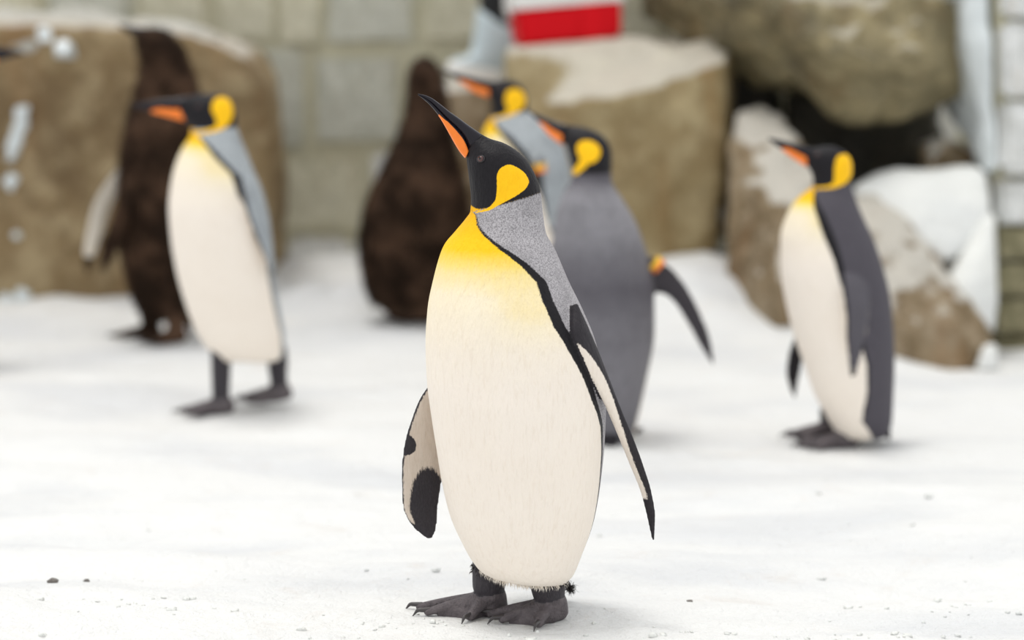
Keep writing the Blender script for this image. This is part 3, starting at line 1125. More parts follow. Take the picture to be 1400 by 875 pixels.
def small_feet(b, feet, r_leg=0.026):
    """feet: (hip px, hip py, dy, ankle dx, toes heading deg, lift)"""
    for hx, hy, dy, ax, hd, lift in feet:
        hip = b.p(hx, hy, dy)
        an = np.array([b.p(ax, hy, dy)[0], hip[1], 0.036 + lift])
        tips = []
        for k, ln in ((-26, 0.100), (0, 0.118), (26, 0.100)):
            t = math.radians(hd + k)
            tips.append(np.array([an[0] + ln * math.cos(t), an[1] + ln * math.sin(t), 0]))
        b.foot(hip, an, tips, r_leg=r_leg, h=0.036, rt=0.0110, ground_z=lift)
        FLAT.append((b.base[0] + an[0], b.base[1] + an[1], 0.14))


def adult(label, Y0, cx, st, border, patch, bk, eye, feet, flippers, mat='plumage', slate=0.0, beak_dy=(0, -0.005),
          plate=(0.0, 0.62), tail=None, group=None, voxel=0.0046, mirror=None):
    def mx(x):
        return x if mirror is None else 2 * mirror - x
    g = gz(cx, Y0)
    base = np.array([at(cx, 400, Y0)[0], Y0, g])
    root = thing('king_penguin', label, 'penguin', base, group)
    b = Bird(Y0, base)
    b.loft(st, 110, 9)
    b.adult_pattern(border, patch, BANDW, YEL, slate=slate, chin=0.006)
    for f in flippers:
        b.flipper(*f[:2], **f[2])
    small_feet(b, feet)
    if tail:
        b.tail(b.p(*tail[0]), b.p(*tail[1]), 0.045, 0.014)
    b.skin(root, M[mat], voxel)
    beak(b, root, bk, plate=plate, dy=beak_dy)
    if eye:
        eyes(b, root, *eye, 0.0058)
    add_claws(b, root)
    return b, root


ST2 = [(0, 318, 492, 362, 494, 0.03, 40), (.03, 297, 489, 379, 493, 0.075, 40), (.1, 284, 476, 388, 481, 0.105, 40), (.2, 270, 455, 389, 462, 0.122, 40),
       (.35, 255, 418, 384, 430, 0.136, 40), (.5, 241, 368, 378, 395, 0.145, 40), (.65, 234, 325, 374, 350, 0.145, 40), (.8, 231, 285, 369, 305, 0.14, 40),
       (.92, 235, 245, 360, 265, 0.125, 38), (1.02, 242, 219, 348, 236, 0.108, 34), (1.12, 252, 198, 336, 206, 0.085, 26), (1.22, 260, 186, 328, 187, 0.066, 16),
       (1.35, 261, 176, 324, 174, 0.056, 6), (1.45, 259, 172, 323.5, 163, 0.053, 2), (1.55, 256.5, 169.5, 321, 150, 0.050, 0), (1.65, 254.5, 167.5, 313, 136, 0.047, 0),
       (1.75, 253.5, 165.5, 297, 128.5, 0.042, 0), (1.85, 252, 163, 278, 128, 0.035, 0), (1.93, 250, 160, 262, 130.5, 0.026, 0), (2.0, 246, 157, 249, 134, 0.017, 0)]
PATCH2 = smooth_poly([(289, 150), (292, 137), (303, 132), (315, 138), (319, 152), (315, 166), (304, 177), (285, 182), (264, 184), (264, 181), (284, 177), (296, 170), (294, 160)])
BORD2 = [('u', 1.36, 12), (271, 187), (293, 216), (314.7, 238), (325.6, 263), (344, 307), (348, 322), (364, 358), (370, 396), ('u', 0.3, 120), ('u', 0, 125)]
BEAK2 = [((254, 132.5), (252, 144), (252, 164), 0.015), ((233, 135), (232, 145.5), (232, 159), 0.011), ((213, 137), (213, 145), (213, 154.5), 0.008),
         ((196, 140), (196, 145), (196, 150), 0.005), ((179, 144), (179, 145), (179, 146), 0.001)]


def flip_st(st, c):
    """mirror a loft left to right, keeping psi_f measured from the left outline"""
    return [(r[0], 2 * c - r[3], r[4], 2 * c - r[1], r[2], r[5], 180 - r[6]) for r in st]


# ================================================================== chicks
def chick(label, Y0, cx, st, bk, feet, flippers, beak_dy, tail=None, n=26000, seed=3):
    g = gz(cx, Y0)
    base = np.array([at(cx, 400, Y0)[0], Y0, g])
    root = thing('penguin_chick', label, 'penguin', base, 'brown downy chicks')
    b = Bird(Y0, base)
    b.loft(st, 90, 8)
    b.add(b.bV.reshape(-1, 3), b.bF)
    for f in flippers:
        b.flipper(*f[:2], **f[2])
    small_feet(b, feet, 0.030)
    if tail:
        b.tail(b.p(*tail[0]), b.p(*tail[1]), 0.045, 0.018)
    b.skin(root, M['down'], 0.0058)
    me = b.mesh
    P, Nn = sample_surface(me, n, seed)
    dw = np.empty(len(me.vertices), dtype=np.float32)
    keep = P[:, 2] > 0.065
    wh = [at_ for at_ in me.attributes if at_.name == 'd_white']
    vals = np.empty(len(me.vertices), dtype=np.float32)
    wh[0].data.foreach_get('value', vals)
    dk = np.empty(len(me.vertices), dtype=np.float32)
    me.attributes['d_dark'].data.foreach_get('value', dk)
    co = get_co(me)
    # drop strands on the bare flipper undersides and the feet
    from mathutils.kdtree import KDTree
    bad = np.where((vals > 0) | (dk > 0.04))[0]
    if len(bad):
        kd = KDTree(len(bad))
        for i, v in enumerate(bad):
            kd.insert(co[v], i)
        kd.balance()
        for i in np.where(keep)[0]:
            if kd.find(P[i])[2] < 0.012:
                keep[i] = False
    strands('down', P[keep], Nn[keep], 0.024, 0.0012, M['down'], root, 0.62, 0.28, seed)
    beak(b, root, bk, plate=None, dy=beak_dy)
    add_claws(b, root)
    return b, root


# ================================================================== rocks
def settle(b, a, embed=0.008, reach=0.25):
    """bed object b against object a: whatever of b lies deeper than embed inside a is brought back to a's surface"""
    oa, ob = np.array(a.location), np.array(b.location)
    bvh = BVHTree.FromPolygons((get_co(a.data) + oa).tolist(), [tuple(p.vertices) for p in a.data.polygons])
    for _ in range(2):
        co = get_co(b.data) + ob
        for i, p in enumerate(co.tolist()):
            q, n, k, d = bvh.find_nearest(Vector(p), reach)
            if q is not None and d > embed and (Vector(p) - q).dot(n) < 0:
                co[i] = q - n * embed
        set_co(b.data, co - ob)


def rock(name, pts, mat, label, voxel=0.022, amp=0.03, freq=4.0, smooth=6, seed=0, cat='rock', group=None, fine=0.35, xmax=1.575):
    """boulder grown from the hull of its corner points: (px, py, Y)"""
    W = np.array([at(*p) for p in pts])
    W[:, 0] = np.minimum(W[:, 0], xmax)
    c = W.mean(axis=0)
    c[2] = W[:, 2].min()
    bm = bmesh.new()
    for p in W - c:
        bm.verts.new(p)
    bmesh.ops.convex_hull(bm, input=bm.verts)
    for v in [v for v in bm.verts if not v.link_faces]:
        bm.verts.remove(v)
    bm.verts.index_update()
    V = np.array([v.co[:] for v in bm.verts])
    Fc = [[v.index for v in f.verts] for f in bm.faces]
    bm.free()
    me = remesh(V, Fc, voxel)
    laplacian(me, smooth, 0.5)
    co, no = get_co(me), vnormals(me)
    P = co + c
    d = amp * fbm(P * freq, 5, seed, 0.55) + amp * fine * -np.abs(fbm(P * freq * 2.3 + 3, 4, seed + 50, 0.6))
    q = amp * 0.7 * np.round(fbm(P * freq * 0.6 + 9, 2, seed + 90) * 3) / 3
    set_co(me, co + no * (d + q)[:, None])
    laplacian(me, 1, 0.5)
    me.polygons.foreach_set('use_smooth', [True] * len(me.polygons))
    me.name = name
    o = link(name, me, mat, None, Vector(c))
    return tag(o, label, cat, group)


def prism(front, Yf, Yb, shrink=0.0):
    """front outline pixels at Yf, repeated at Yb (pixels follow the same rays' metres, not the rays)"""
    out = []
    for x, y in front:
        out.append((x, y, Yf))
    for x, y in front:
        w = at(x, y, Yf)
        w[1] = Yb
        px, py = proj(w)
        out.append((float(px), float(py), Yb))
    return out


# ================================================================== build: penguins first (they level the snow)
main_penguin()

b2, r2 = adult('king penguin with level bill walking in front of the upright brown chick', 7.10, 330, ST2, BORD2, ('poly', PATCH2), BEAK2, (271, 146),
      [(302, 470, -0.05, 301, 196, 0.0), (378, 478, 0.05, 381, 205, 0.022)],
      [([(326, 236, -0.07), (330, 262, -0.115), (340, 300, -0.125), (352, 330, -0.12), (364, 356, -0.11), (375, 380, -0.09)],
        [(346, 240, -0.02), (354, 262, -0.05), (364, 295, -0.065), (371, 325, -0.07), (375, 355, -0.075), (377, 381, -0.085)],
        dict(thick=0.010, under=(-0.6, 0.8, 0), white=(0.1, 0.9, 0, 0.85), outer='grey'))],
      mat='plumage_blue', tail=((372, 465, 0.06), (393, 503, 0.10)))

ST7 = [(0, 1160, 600, 1186, 602, 0.03, 22), (.04, 1142, 588, 1209, 597, 0.075, 22), (.12, 1126, 562, 1219, 577, 0.1, 22), (.22, 1113, 538, 1221, 540, 0.115, 22),
       (.35, 1101, 503, 1222.5, 500, 0.125, 22), (.5, 1086, 460, 1221, 449, 0.13, 22), (.65, 1075, 417, 1216, 402, 0.13, 22), (.8, 1067, 365, 1206, 362, 0.124, 22),
       (.92, 1067, 326, 1194, 327, 0.11, 22), (1.02, 1074, 298, 1183, 303, 0.095, 20), (1.12, 1085, 278, 1174, 283, 0.078, 14), (1.22, 1099, 264, 1168, 266, 0.06, 6),
       (1.35, 1111, 255, 1164, 250, 0.051, 0), (1.45, 1112, 248, 1165, 238, 0.049, -4), (1.55, 1111, 241, 1165, 225, 0.047, -5), (1.65, 1109, 236, 1160, 213, 0.045, -5),
       (1.75, 1107, 232, 1148, 203, 0.04, -5), (1.85, 1105, 229, 1132, 199, 0.033, -5), (1.93, 1103, 226.5, 1117, 201, 0.025, -5), (2.0, 1099, 222, 1106, 203, 0.016, -5)]
PATCH7 = smooth_poly([(1141, 228), (1146, 213), (1156, 210.5), (1165, 218), (1165, 235), (1160, 247), (1150, 254), (1134, 258), (1114, 259), (1114, 256.5), (1132, 254), (1140, 248)])
BORD7 = [('u', 1.36, 12), (1114, 264), (1120, 305), (1139, 358), (1153, 396), (1163, 440), (1176, 470), (1186, 500), (1184, 540), (1178, 578), ('u', 0, 100)]
b7, r7 = adult('king penguin with slate back standing before the brown and snowy boulders', 6.52, 1165, ST7, BORD7, ('poly', PATCH7),
      [((1109, 202.5), (1105, 212), (1103, 227), 0.0145), ((1092, 198), (1089.5, 205), (1087, 217), 0.011), ((1078, 194.5), (1075.5, 199), (1073, 207), 0.008),
       ((1064, 191), (1062.5, 194.5), (1061, 199), 0.005), ((1050, 188), (1050, 189), (1050, 190), 0.001)], (1118, 212),
      [(1158, 580, -0.03, 1154, 190, 0.0), (1135, 562, 0.06, 1136, 190, 0.012)],
      [([(1146, 358, -0.10), (1152, 395, -0.145), (1156, 430, -0.155), (1157, 465, -0.15), (1160, 490, -0.14), (1165, 513, -0.13)],
        [(1180, 350, -0.06), (1188, 390, -0.10), (1188, 425, -0.125), (1182, 460, -0.13), (1174, 490, -0.13), (1167, 514, -0.127)],
        dict(thick=0.011, under=(-0.3, 1, 0), outer='grey', fslate=0.85)),
       ([(1096, 430, 0.08), (1086, 462, 0.115), (1078, 485, 0.12), (1075, 510, 0.115), (1080, 532, 0.11), (1086, 545, 0.105)],
        [(1115, 430, 0.11), (1106, 462, 0.14), (1099, 485, 0.145), (1094, 510, 0.135), (1090, 532, 0.12), (1088, 545, 0.107)],
        dict(thick=0.011, under=(0.6, 0.8, 0), tone=0.15))],
      mat='plumage_slate', slate=0.95, beak_dy=(0, 0.012), tail=((1195, 565, 0.03), (1217, 602, 0.06)))

ST6 = [(0, 802, 610, 850, 612, 0.03, -90), (.05, 780, 598, 864, 600, 0.08, -90), (.15, 768, 570, 873, 570, 0.11, -90), (.3, 757, 520, 884, 520, 0.13, -90),
       (.5, 750, 450, 895, 453, 0.14, -90), (.65, 750, 400, 894.5, 402, 0.14, -90), (.8, 752, 350, 886, 353, 0.13, -90), (.92, 757, 312, 871, 308, 0.115, -85),
       (1.02, 763, 280, 853, 275, 0.1, -78), (1.12, 772, 260, 841, 257, 0.076, -65), (1.22, 780, 248, 836, 246, 0.059, -48), (1.35, 784, 238, 836, 236, 0.053, -34),
       (1.45, 781, 226, 836.5, 222, 0.053, -28, 0.004), (1.55, 778, 214, 836, 208, 0.052, -26, 0.008), (1.65, 775, 203, 832, 195, 0.05, -25, 0.014),
       (1.75, 772, 195, 822, 184, 0.046, -25, 0.020), (1.85, 770, 188, 806, 176, 0.04, -25, 0.028), (1.93, 769, 183, 790, 172.5, 0.03, -25, 0.036), (2.0, 767, 179, 775, 171, 0.018, -25, 0.042)]
b6, r6 = adult('king penguin turning its slate grey back with one flipper held out', 6.62, 823, ST6, [('u', 1.4, 10), ('u', 1.2, 35), ('u', 1.0, 62), ('u', .8, 85), ('u', .5, 98), ('u', 0, 115)],
      ('ell', 1.60, 112, 0.135, 33), [((776, 171), (772, 181), (770, 197), 0.0145), ((759, 166.5), (756, 173), (752, 184), 0.011), ((746, 161), (743.5, 165), (741, 171), 0.008),
      ((734, 156), (732.5, 158.5), (731, 161), 0.005), ((722, 150.5), (721.5, 151.5), (721, 152), 0.001)], None,
      [(800, 580, 0.02, 800, 100, 0.0), (845, 580, 0.02, 845, 80, 0.0)],
      [([(872, 345, 0.0), (893, 352, -0.01), (912, 362, -0.01), (934, 385, -0.01), (956, 424, -0.01), (972, 465, -0.01), (977, 498, -0.01)],
        [(868, 392, 0.0), (893, 400, -0.005), (906, 402, -0.005), (920, 412, -0.005), (941, 444, -0.005), (958, 475, -0.005), (974, 500, -0.01)],
        dict(thick=0.012, under=(-0.2, 1, 0), tone=0.85)),
       ([(764, 320, 0.0), (752, 350, 0.03), (746, 400, 0.05), (748, 450, 0.06), (756, 500, 0.06), (764, 530, 0.06)],
        [(768, 320, 0.06), (758, 350, 0.10), (754, 400, 0.12), (756, 450, 0.12), (760, 500, 0.09), (765, 531, 0.063)],
        dict(thick=0.011, under=(1, 0.2, 0), tone=0.6))],
      mat='plumage_slate', slate=((0, 0.55), (0.35, 0.40), (0.55, 0.55), (0.68, 0.80), (0.80, 0.55), (0.92, 0.12), (1.05, 0.08), (1.15, 0.45), (1.25, 0.85), (2, 0.85)), beak_dy=(0.03, 0.075), tail=((825, 580, -0.06), (838, 618, -0.13)))
flipper_band(b6, r6, b6.p(897, 362, -0.01), b6.p(912, 368) - b6.p(886, 346), 0.026)

ST5 = [(0, 705, 512, 730, 513, 0.03, 40), (.05, 686, 500, 752, 506, 0.08, 40), (.15, 670, 470, 766, 484, 0.11, 40), (.3, 668, 425, 776, 436, 0.13, 40),
       (.5, 662, 362, 781, 366, 0.14, 40), (.65, 660, 312, 783, 305, 0.14, 40), (.8, 660, 262, 782, 250, 0.13, 40), (.92, 659, 226, 776, 212, 0.115, 38),
       (1.02, 658, 205, 766, 186, 0.1, 32), (1.12, 659, 188, 751, 168, 0.08, 24), (1.22, 663, 173, 733, 159, 0.062, 14), (1.35, 672, 160, 722, 152, 0.052, 4),
       (1.45, 673, 154, 721, 141, 0.05, 0), (1.55, 673, 149, 719, 129, 0.048, 0), (1.65, 672.5, 145, 713, 118, 0.045, 0), (1.75, 672, 141, 703, 111, 0.04, 0),
       (1.85, 671, 137, 690, 108.5, 0.033, 0), (1.93, 670, 133, 680, 110, 0.025, 0), (2.0, 667, 129, 670, 112, 0.016, 0)]
PATCH5 = smooth_poly([(690, 138), (693, 125), (703, 121), (714, 125), (719, 137), (714, 148), (703, 156), (688, 161), (676, 163), (676, 160.5), (687, 157), (694, 150)])
b5, r5 = adult('blue grey king penguin with yellow ear patch behind the grey backed penguin', 7.45, 722, ST5,
      [('u', 1.36, 10), (676, 166), (690, 190), (708, 212), (730, 250), (742, 276), ('u', .6, 95), ('u', 0, 115)], ('poly', PATCH5),
      [((672, 111), (669, 119), (668, 132), 0.0145), ((653, 107.5), (650, 113.5), (648, 124), 0.011), ((636, 103), (634, 107), (632, 113.5), 0.008),
       ((620, 99), (618, 101), (617, 104.5), 0.005), ((603, 94), (603, 95), (603, 96), 0.001)], (686, 122),
      [(700, 485, -0.04, 698, 200, 0.0), (738, 488, 0.05, 738, 200, 0.0)],
      [([(738, 188, -0.06), (736, 220, -0.11), (738, 250, -0.125), (744, 285, -0.13), (752, 320, -0.12)],
        [(764, 192, -0.02), (770, 220, -0.06), (772, 250, -0.08), (768, 285, -0.10), (756, 321, -0.115)],
        dict(thick=0.011, under=(-0.6, 0.8, 0), outer='grey'))], mat='plumage_blue', slate=0.0)
flipper_band(b5, r5, b5.p(738, 229, -0.115), (0.15, 0.1, -1), 0.020, ('band_yellow', 'band_orange'))

# penguin at the left: only the end of its bill reaches past the boulder's edge
dy6 = -72.0
st8 = [(r[0], r[1], r[2] + dy6, r[3], r[4] + dy6, *r[5:]) for r in ST2]
cM = (179 + 34) / 2
st8 = flip_st(st8, cM)
bk8 = [tuple((2 * cM - p[0], p[1] + dy6) for p in r[:3]) + (r[3],) for r in BEAK2]
pt8 = [(2 * cM - p[0], p[1] + dy6) for p in PATCH2]
adult('king penguin whose dark bill tip reaches past the edge of the icy boulder', 7.75, -130, st8,
      [('u', 1.36, 12), ('u', 1.1, 45), ('u', .9, 70), ('u', .5, 100), ('u', 0, 120)], ('poly', pt8), bk8, (2 * cM - 271, 146 + dy6),
      [(-98, 398, -0.04, -97, -20, 0.0), (-172, 402, 0.05, -173, -20, 0.0)],
      [([(-142, 168, -0.02), (-156, 220, -0.065), (-170, 290, -0.08)], [(-122, 164, -0.07), (-136, 220, -0.125), (-168, 291, -0.085)],
        dict(thick=0.010, under=(0.6, 0.8, 0), tone=1.0))], mat='plumage_blue', beak_dy=(0, 0.0), plate=(0.0, 0.45))

chick('upright brown downy chick with raised bill beside the large brown boulder', 8.20, 226,
      [(2.0, 187, 46, 190, 40, 0.014, 0), (1.93, 188, 53, 199, 37.5, 0.03, 0), (1.8, 189, 61, 217, 38, 0.045, 0), (1.6, 192, 73, 240, 52, 0.055, 0),
       (1.4, 194, 86, 254, 76, 0.058, 0), (1.25, 191, 104, 262, 97, 0.063, -5), (1.12, 186, 125, 269, 117, 0.076, -10), (1.02, 179, 150, 274, 147, 0.09, -15),
       (.92, 172, 180, 280, 181, 0.11, -20), (.8, 167, 220, 284, 222, 0.13, -20), (.65, 165, 265, 286, 270, 0.145, -20), (.5, 166, 312, 285, 320, 0.15, -20),
       (.3, 174, 366, 279, 376, 0.14, -20), (.15, 184, 402, 268, 412, 0.12, -20), (.05, 197, 426, 253, 434, 0.08, -20), (0, 212, 436, 240, 440, 0.03, -20)],
      [((198, 38), (192, 44), (190, 52), 0.013), ((183, 36.5), (180, 41), (178, 47), 0.009), ((172, 34.5), (171, 37), (170, 41), 0.006), ((162, 33), (162, 34), (162, 35), 0.001)],
      [(205, 420, 0.05, 204, 190, 0.0), (240, 424, -0.06, 240, 215, 0.0)],
      [([(184, 205, -0.05), (164, 265, -0.09), (148, 312, -0.10), (137, 348, -0.10), (138, 372, -0.09)],
        [(210, 215, -0.08), (186, 275, -0.13), (170, 318, -0.13), (156, 350, -0.115), (141, 374, -0.092)], dict(thick=0.014, under=(0.3, 1, 0), tone=0)),
       ([(176, 212, 0.05), (146, 245, 0.06), (126, 280, 0.07), (117, 318, 0.08), (113, 348, 0.08), (118, 376, 0.08)],
        [(190, 225, 0.10), (166, 258, 0.10), (151, 285, 0.105), (141, 320, 0.10), (130, 350, 0.09), (121, 377, 0.085)],
        dict(thick=0.012, under=(0.3, -1, 0), tone=0, white=(0.0, 1.0, 0.0, 0.82), d_white='all'))],
      (0, 0), tail=((245, 395, 0.03), (262, 457, 0.08)), seed=3)

chick('brown downy chick seen from behind in front of the grey stone wall', 8.52, 565,
      [(0, 548, 436, 588, 438, 0.03, -90), (.05, 524, 425, 611, 429, 0.09, -90), (.15, 506, 402, 627, 406, 0.13, -90), (.3, 497, 366, 638, 370, 0.15, -90),
       (.5, 494, 326, 642, 330, 0.155, -90), (.65, 499, 290, 640, 295, 0.15, -90), (.8, 513, 252, 634, 258, 0.135, -90), (.92, 530, 217, 626, 222, 0.115, -90),
       (1.02, 545, 185, 618, 188, 0.09, -90), (1.12, 553, 163, 614, 165, 0.075, -90), (1.25, 557, 140, 610, 140, 0.062, -90), (1.4, 559, 119, 607, 119, 0.057, -90),
       (1.6, 561, 100, 603, 101, 0.056, -90), (1.8, 565, 87, 597, 89, 0.05, -90), (1.95, 573, 79, 590, 80, 0.03, -90), (2.0, 578, 77, 585, 78, 0.01, -90)],
      [((580, 90), (580, 98), (580, 106), 0.014), ((579, 88), (579, 93), (579, 99), 0.009), ((578, 84), (578, 86), (578, 89), 0.002)],
      [(552, 415, 0.0, 552, 100, 0.0), (588, 415, 0.0, 588, 80, 0.0)],
      [([(516, 258, -0.02), (506, 300, 0.0), (503, 350, 0.02), (512, 385, 0.03)], [(522, 258, 0.06), (510, 300, 0.10), (506, 350, 0.09), (513, 386, 0.04)],
        dict(thick=0.013, under=(1, 0, 0), tone=0)),
       ([(630, 262, -0.02), (640, 305, 0.0), (643, 355, 0.02), (634, 388, 0.03)], [(624, 262, 0.06), (636, 305, 0.10), (640, 355, 0.09), (633, 389, 0.04)],
        dict(thick=0.013, under=(-1, 0, 0), tone=0))], (0.04, 0.11), seed=4)

# ================================================================== snow ground
def build_ground():
    xs = np.concatenate([np.linspace(-4.0, -1.3, 70, endpoint=False), np.linspace(-1.3, 1.5, 360, endpoint=False), np.linspace(1.5, 4.0, 70)])
    ys = np.concatenate([np.linspace(1.0, 3.9, 40, endpoint=False), np.linspace(3.9, 6.0, 320, endpoint=False), np.linspace(6.0, 12.0, 260)])
    X, Y = np.meshgrid(xs, ys)
    Z = ground_full(X, Y)
    V = np.stack([X, Y, Z], axis=-1).reshape(-1, 3)
    nx, ny = len(xs), len(ys)
    i = (np.arange(ny - 1)[:, None] * nx + np.arange(nx - 1)[None, :]).ravel()
    Fc = np.stack([i, i + 1, i + nx + 1, i + nx], axis=1)
    me = bpy.data.meshes.new('snow_ground')
    me.from_pydata(V.tolist(), [], Fc.tolist())
    me.update()
    me.polygons.foreach_set('use_smooth', [True] * len(me.polygons))
    return tag(link('snow_ground', me, M['snow']), 'trampled white snow covering the enclosure floor', 'snow', kind='structure')


build_ground()

# ================================================================== stone walls behind
STONES = [simple_ for simple_ in (
    rock_mat('pale grey stone', (0.68, 0.68, 0.65), (0.77, 0.77, 0.74), (0.82, 0.82, 0.79), 3.5, streak=0.10),
    rock_mat('green grey stone', (0.46, 0.465, 0.38), (0.56, 0.56, 0.47), (0.62, 0.62, 0.54), 3.5, streak=0.12),
    rock_mat('beige grey stone', (0.50, 0.475, 0.34), (0.60, 0.57, 0.42), (0.67, 0.64, 0.50), 3.5, streak=0.12),
    rock_mat('olive stone', (0.12, 0.105, 0.05), (0.20, 0.18, 0.095), (0.29, 0.26, 0.16), 3.5),
    rock_mat('snow dusted stone', (0.52, 0.52, 0.49), (0.66, 0.67, 0.65), (0.74, 0.75, 0.74), 3.5))]


def block_mesh(w, h, d, seed):
    """rough squared stone, front face towards -Y"""
    r = np.random.default_rng(seed)
    bm = bmesh.new()
    bmesh.ops.create_cube(bm, size=1)
    for v in bm.verts:
        v.co.x *= w
        v.co.y *= d
        v.co.z *= h
    bmesh.ops.bevel(bm, geom=bm.edges[:], offset=min(w, h) * 0.09, segments=2, affect='EDGES')
    for v in bm.verts:
        v.co += Vector(r.normal(0, 0.004, 3))
    me = bpy.data.meshes.new('block')
    bm.to_mesh(me)
    bm.free()
    return me


def wall_of_blocks(name, label, x0, x1, z0, z1, Y, courses, wmin, wmax, pick, depth=0.16, seed=1, thick=0.30, gap=0.014, inset=0.022):
    r = random.Random(seed)
    V = np.array([(x, y, z) for x in (x0, x1) for y in (Y + inset, Y + thick) for z in (z0, z1)], float)
    Fc = [[0, 1, 3, 2], [4, 6, 7, 5], [0, 4, 5, 1], [2, 3, 7, 6], [0, 2, 6, 4], [1, 5, 7, 3]]
    w = tag(link(name, mesh_from(name, V, Fc, False), M['mortar']), label, 'wall', kind='structure')
    z = z0
    k = 0
    while z < z1 - 0.02:
        h = courses[k % len(courses)]
        h = min(h, z1 - z)
        x = x0 - r.uniform(0, wmin * 0.5)
        while x < x1:
            bw = r.uniform(wmin, wmax)
            a, b = max(x, x0), min(x + bw, x1)
            if b - a > 0.05:
                me = block_mesh(b - a - gap, h - gap, depth, r.randint(0, 10 ** 6))
                o = link('block', me, STONES[pick(r, (a + b) / 2, z + h / 2)], w)
                o.location = ((a + b) / 2, Y + depth / 2 - r.uniform(0, 0.012), z + h / 2)
            x += bw
        z += h
        k += 1
    return w


wall_of_blocks('wall_back', 'wall of squared grey green stones behind the snow', -4.2, 2.6, 0.0, 1.45, 10.0,
               [0.27, 0.33, 0.40, 0.30, 0.36, 0.42], 0.17, 0.40,
               lambda r, x, z: r.choices([0, 1, 2], [7, 1, 1] if z < 0.6 else [1, 3, 5])[0], seed=5)
wall_of_blocks('wall_right', 'pier of rough snow dusted stone courses beside the ice', 1.592, 2.5, -0.05, 2.3, 8.40,
               [0.11, 0.13, 0.12, 0.12, 0.16, 0.25, 0.26, 0.22], 0.22, 0.45,
               lambda r, x, z: 3 if z < 0.42 else 4, seed=8, depth=0.22, thick=0.6, inset=0.07)

# ================================================================== boulders
left_rock = rock('boulder', prism([(-190, 450), (-190, 90), (-90, 30), (20, 40), (110, 48), (170, 44), (250, 40), (320, 66), (366, 112), (374, 200), (368, 300), (360, 440), (150, 460)], 8.95, 9.75),
     M['rock_left'], 'large smooth brown boulder behind the upright chick, edged with ice', amp=0.030, freq=2.6, seed=2, smooth=9)
tan_rock = rock('boulder', [(690, 150, 8.75), (700, 90, 8.95), (720, 58, 9.28), (1005, 52, 9.05), (1003, 50, 9.22), (712, 56, 9.30), (840, 134, 8.55), (1000, 72, 8.70), (978, 300, 8.60), (970, 440, 8.60),
                 (840, 440, 8.45), (700, 460, 8.6), (690, 460, 9.25), (970, 440, 9.2)],
     M['rock_tan'], 'flat topped tan boulder carrying the red cooler', amp=0.020, freq=3.0, seed=12, smooth=4)
ledge_rock = rock('boulder', [(590, 118, 9.25), (676, 116, 9.25), (590, 114, 9.80), (840, 112, 9.80), (840, 114, 9.42), (600, 420, 9.15), (672, 420, 9.2), (840, 420, 9.42), (600, 420, 9.8), (840, 420, 9.8)],
     M['rock_brown'], 'low brown ledge under the white rubber boot', amp=0.014, freq=3.5, seed=14, smooth=3)
olive_rock = rock('boulder', [(848, -90, 9.25), (856, 20, 9.28), (900, 44, 9.25), (1000, 44, 9.15), (1038, 60, 8.80), (1070, 108, 8.68), (1098, 142, 8.62), (1140, 166, 8.58), (1230, 164, 8.58), (1325, 124, 8.62),
                 (1325, 60, 8.60), (1305, -20, 8.62), (1260, -100, 8.7), (1000, -130, 8.9), (1060, 10, 8.45), (1150, 70, 8.30), (1250, 90, 8.38),
                 (870, -90, 9.75), (870, 20, 9.75), (1040, 40, 9.75), (1120, 100, 9.75), (1290, 100, 9.75), (1290, -60, 9.75)],
     M['rock_olive'], 'huge olive brown boulder overhanging the dark hollow', amp=0.050, freq=3.2, seed=22, smooth=4, fine=0.6)
bank_rock = rock('boulder', [(1003, 140, 8.7), (1055, 130, 8.75), (1085, 180, 8.5), (1140, 240, 8.40), (1160, 300, 8.35), (1160, 500, 8.25), (1060, 470, 8.15), (985, 420, 8.4), (990, 260, 8.5),
                 (1015, 150, 8.95), (1120, 240, 8.95), (1120, 480, 8.95), (1015, 420, 8.95), (1050, 260, 8.30), (1070, 380, 8.12)],
     M['rock_brown'], 'rough brown boulder rising behind the snow bank', amp=0.030, freq=4.2, seed=32, smooth=3)
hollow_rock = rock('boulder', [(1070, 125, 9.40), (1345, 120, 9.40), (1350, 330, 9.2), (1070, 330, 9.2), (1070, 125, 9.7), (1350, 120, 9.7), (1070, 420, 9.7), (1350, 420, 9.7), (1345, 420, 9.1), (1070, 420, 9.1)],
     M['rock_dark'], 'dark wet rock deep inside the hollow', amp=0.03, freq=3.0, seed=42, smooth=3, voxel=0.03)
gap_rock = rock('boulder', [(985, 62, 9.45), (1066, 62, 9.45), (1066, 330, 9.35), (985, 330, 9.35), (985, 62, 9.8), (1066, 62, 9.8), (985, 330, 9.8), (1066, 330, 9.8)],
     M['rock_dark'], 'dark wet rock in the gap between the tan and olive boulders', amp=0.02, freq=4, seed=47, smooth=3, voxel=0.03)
wedge_rock = rock('boulder', [(1255, 195, 8.75), (1290, 182, 8.7), (1345, 205, 8.72), (1350, 260, 8.7), (1270, 240, 8.65), (1255, 200, 9.1), (1350, 205, 9.1), (1350, 300, 9.1), (1260, 300, 9.1)],
     M['rock_brown'], 'small brown rock wedged between overhang and snow drift', amp=0.014, freq=6, seed=52, smooth=3, voxel=0.014)
slope_rock = rock('boulder', [(1160, 268, 8.35), (1200, 258, 8.4), (1240, 300, 8.2), (1290, 390, 8.05), (1345, 440, 8.1), (1350, 520, 8.1), (1300, 525, 7.98), (1170, 525, 8.0), (1160, 380, 8.1),
                 (1165, 268, 8.75), (1345, 420, 8.75), (1350, 520, 8.75), (1165, 520, 8.75), (1215, 440, 7.96)],
     M['rock_brown'], 'brown boulder with sloping side under the snow drift', amp=0.026, freq=4.5, seed=62, smooth=3)
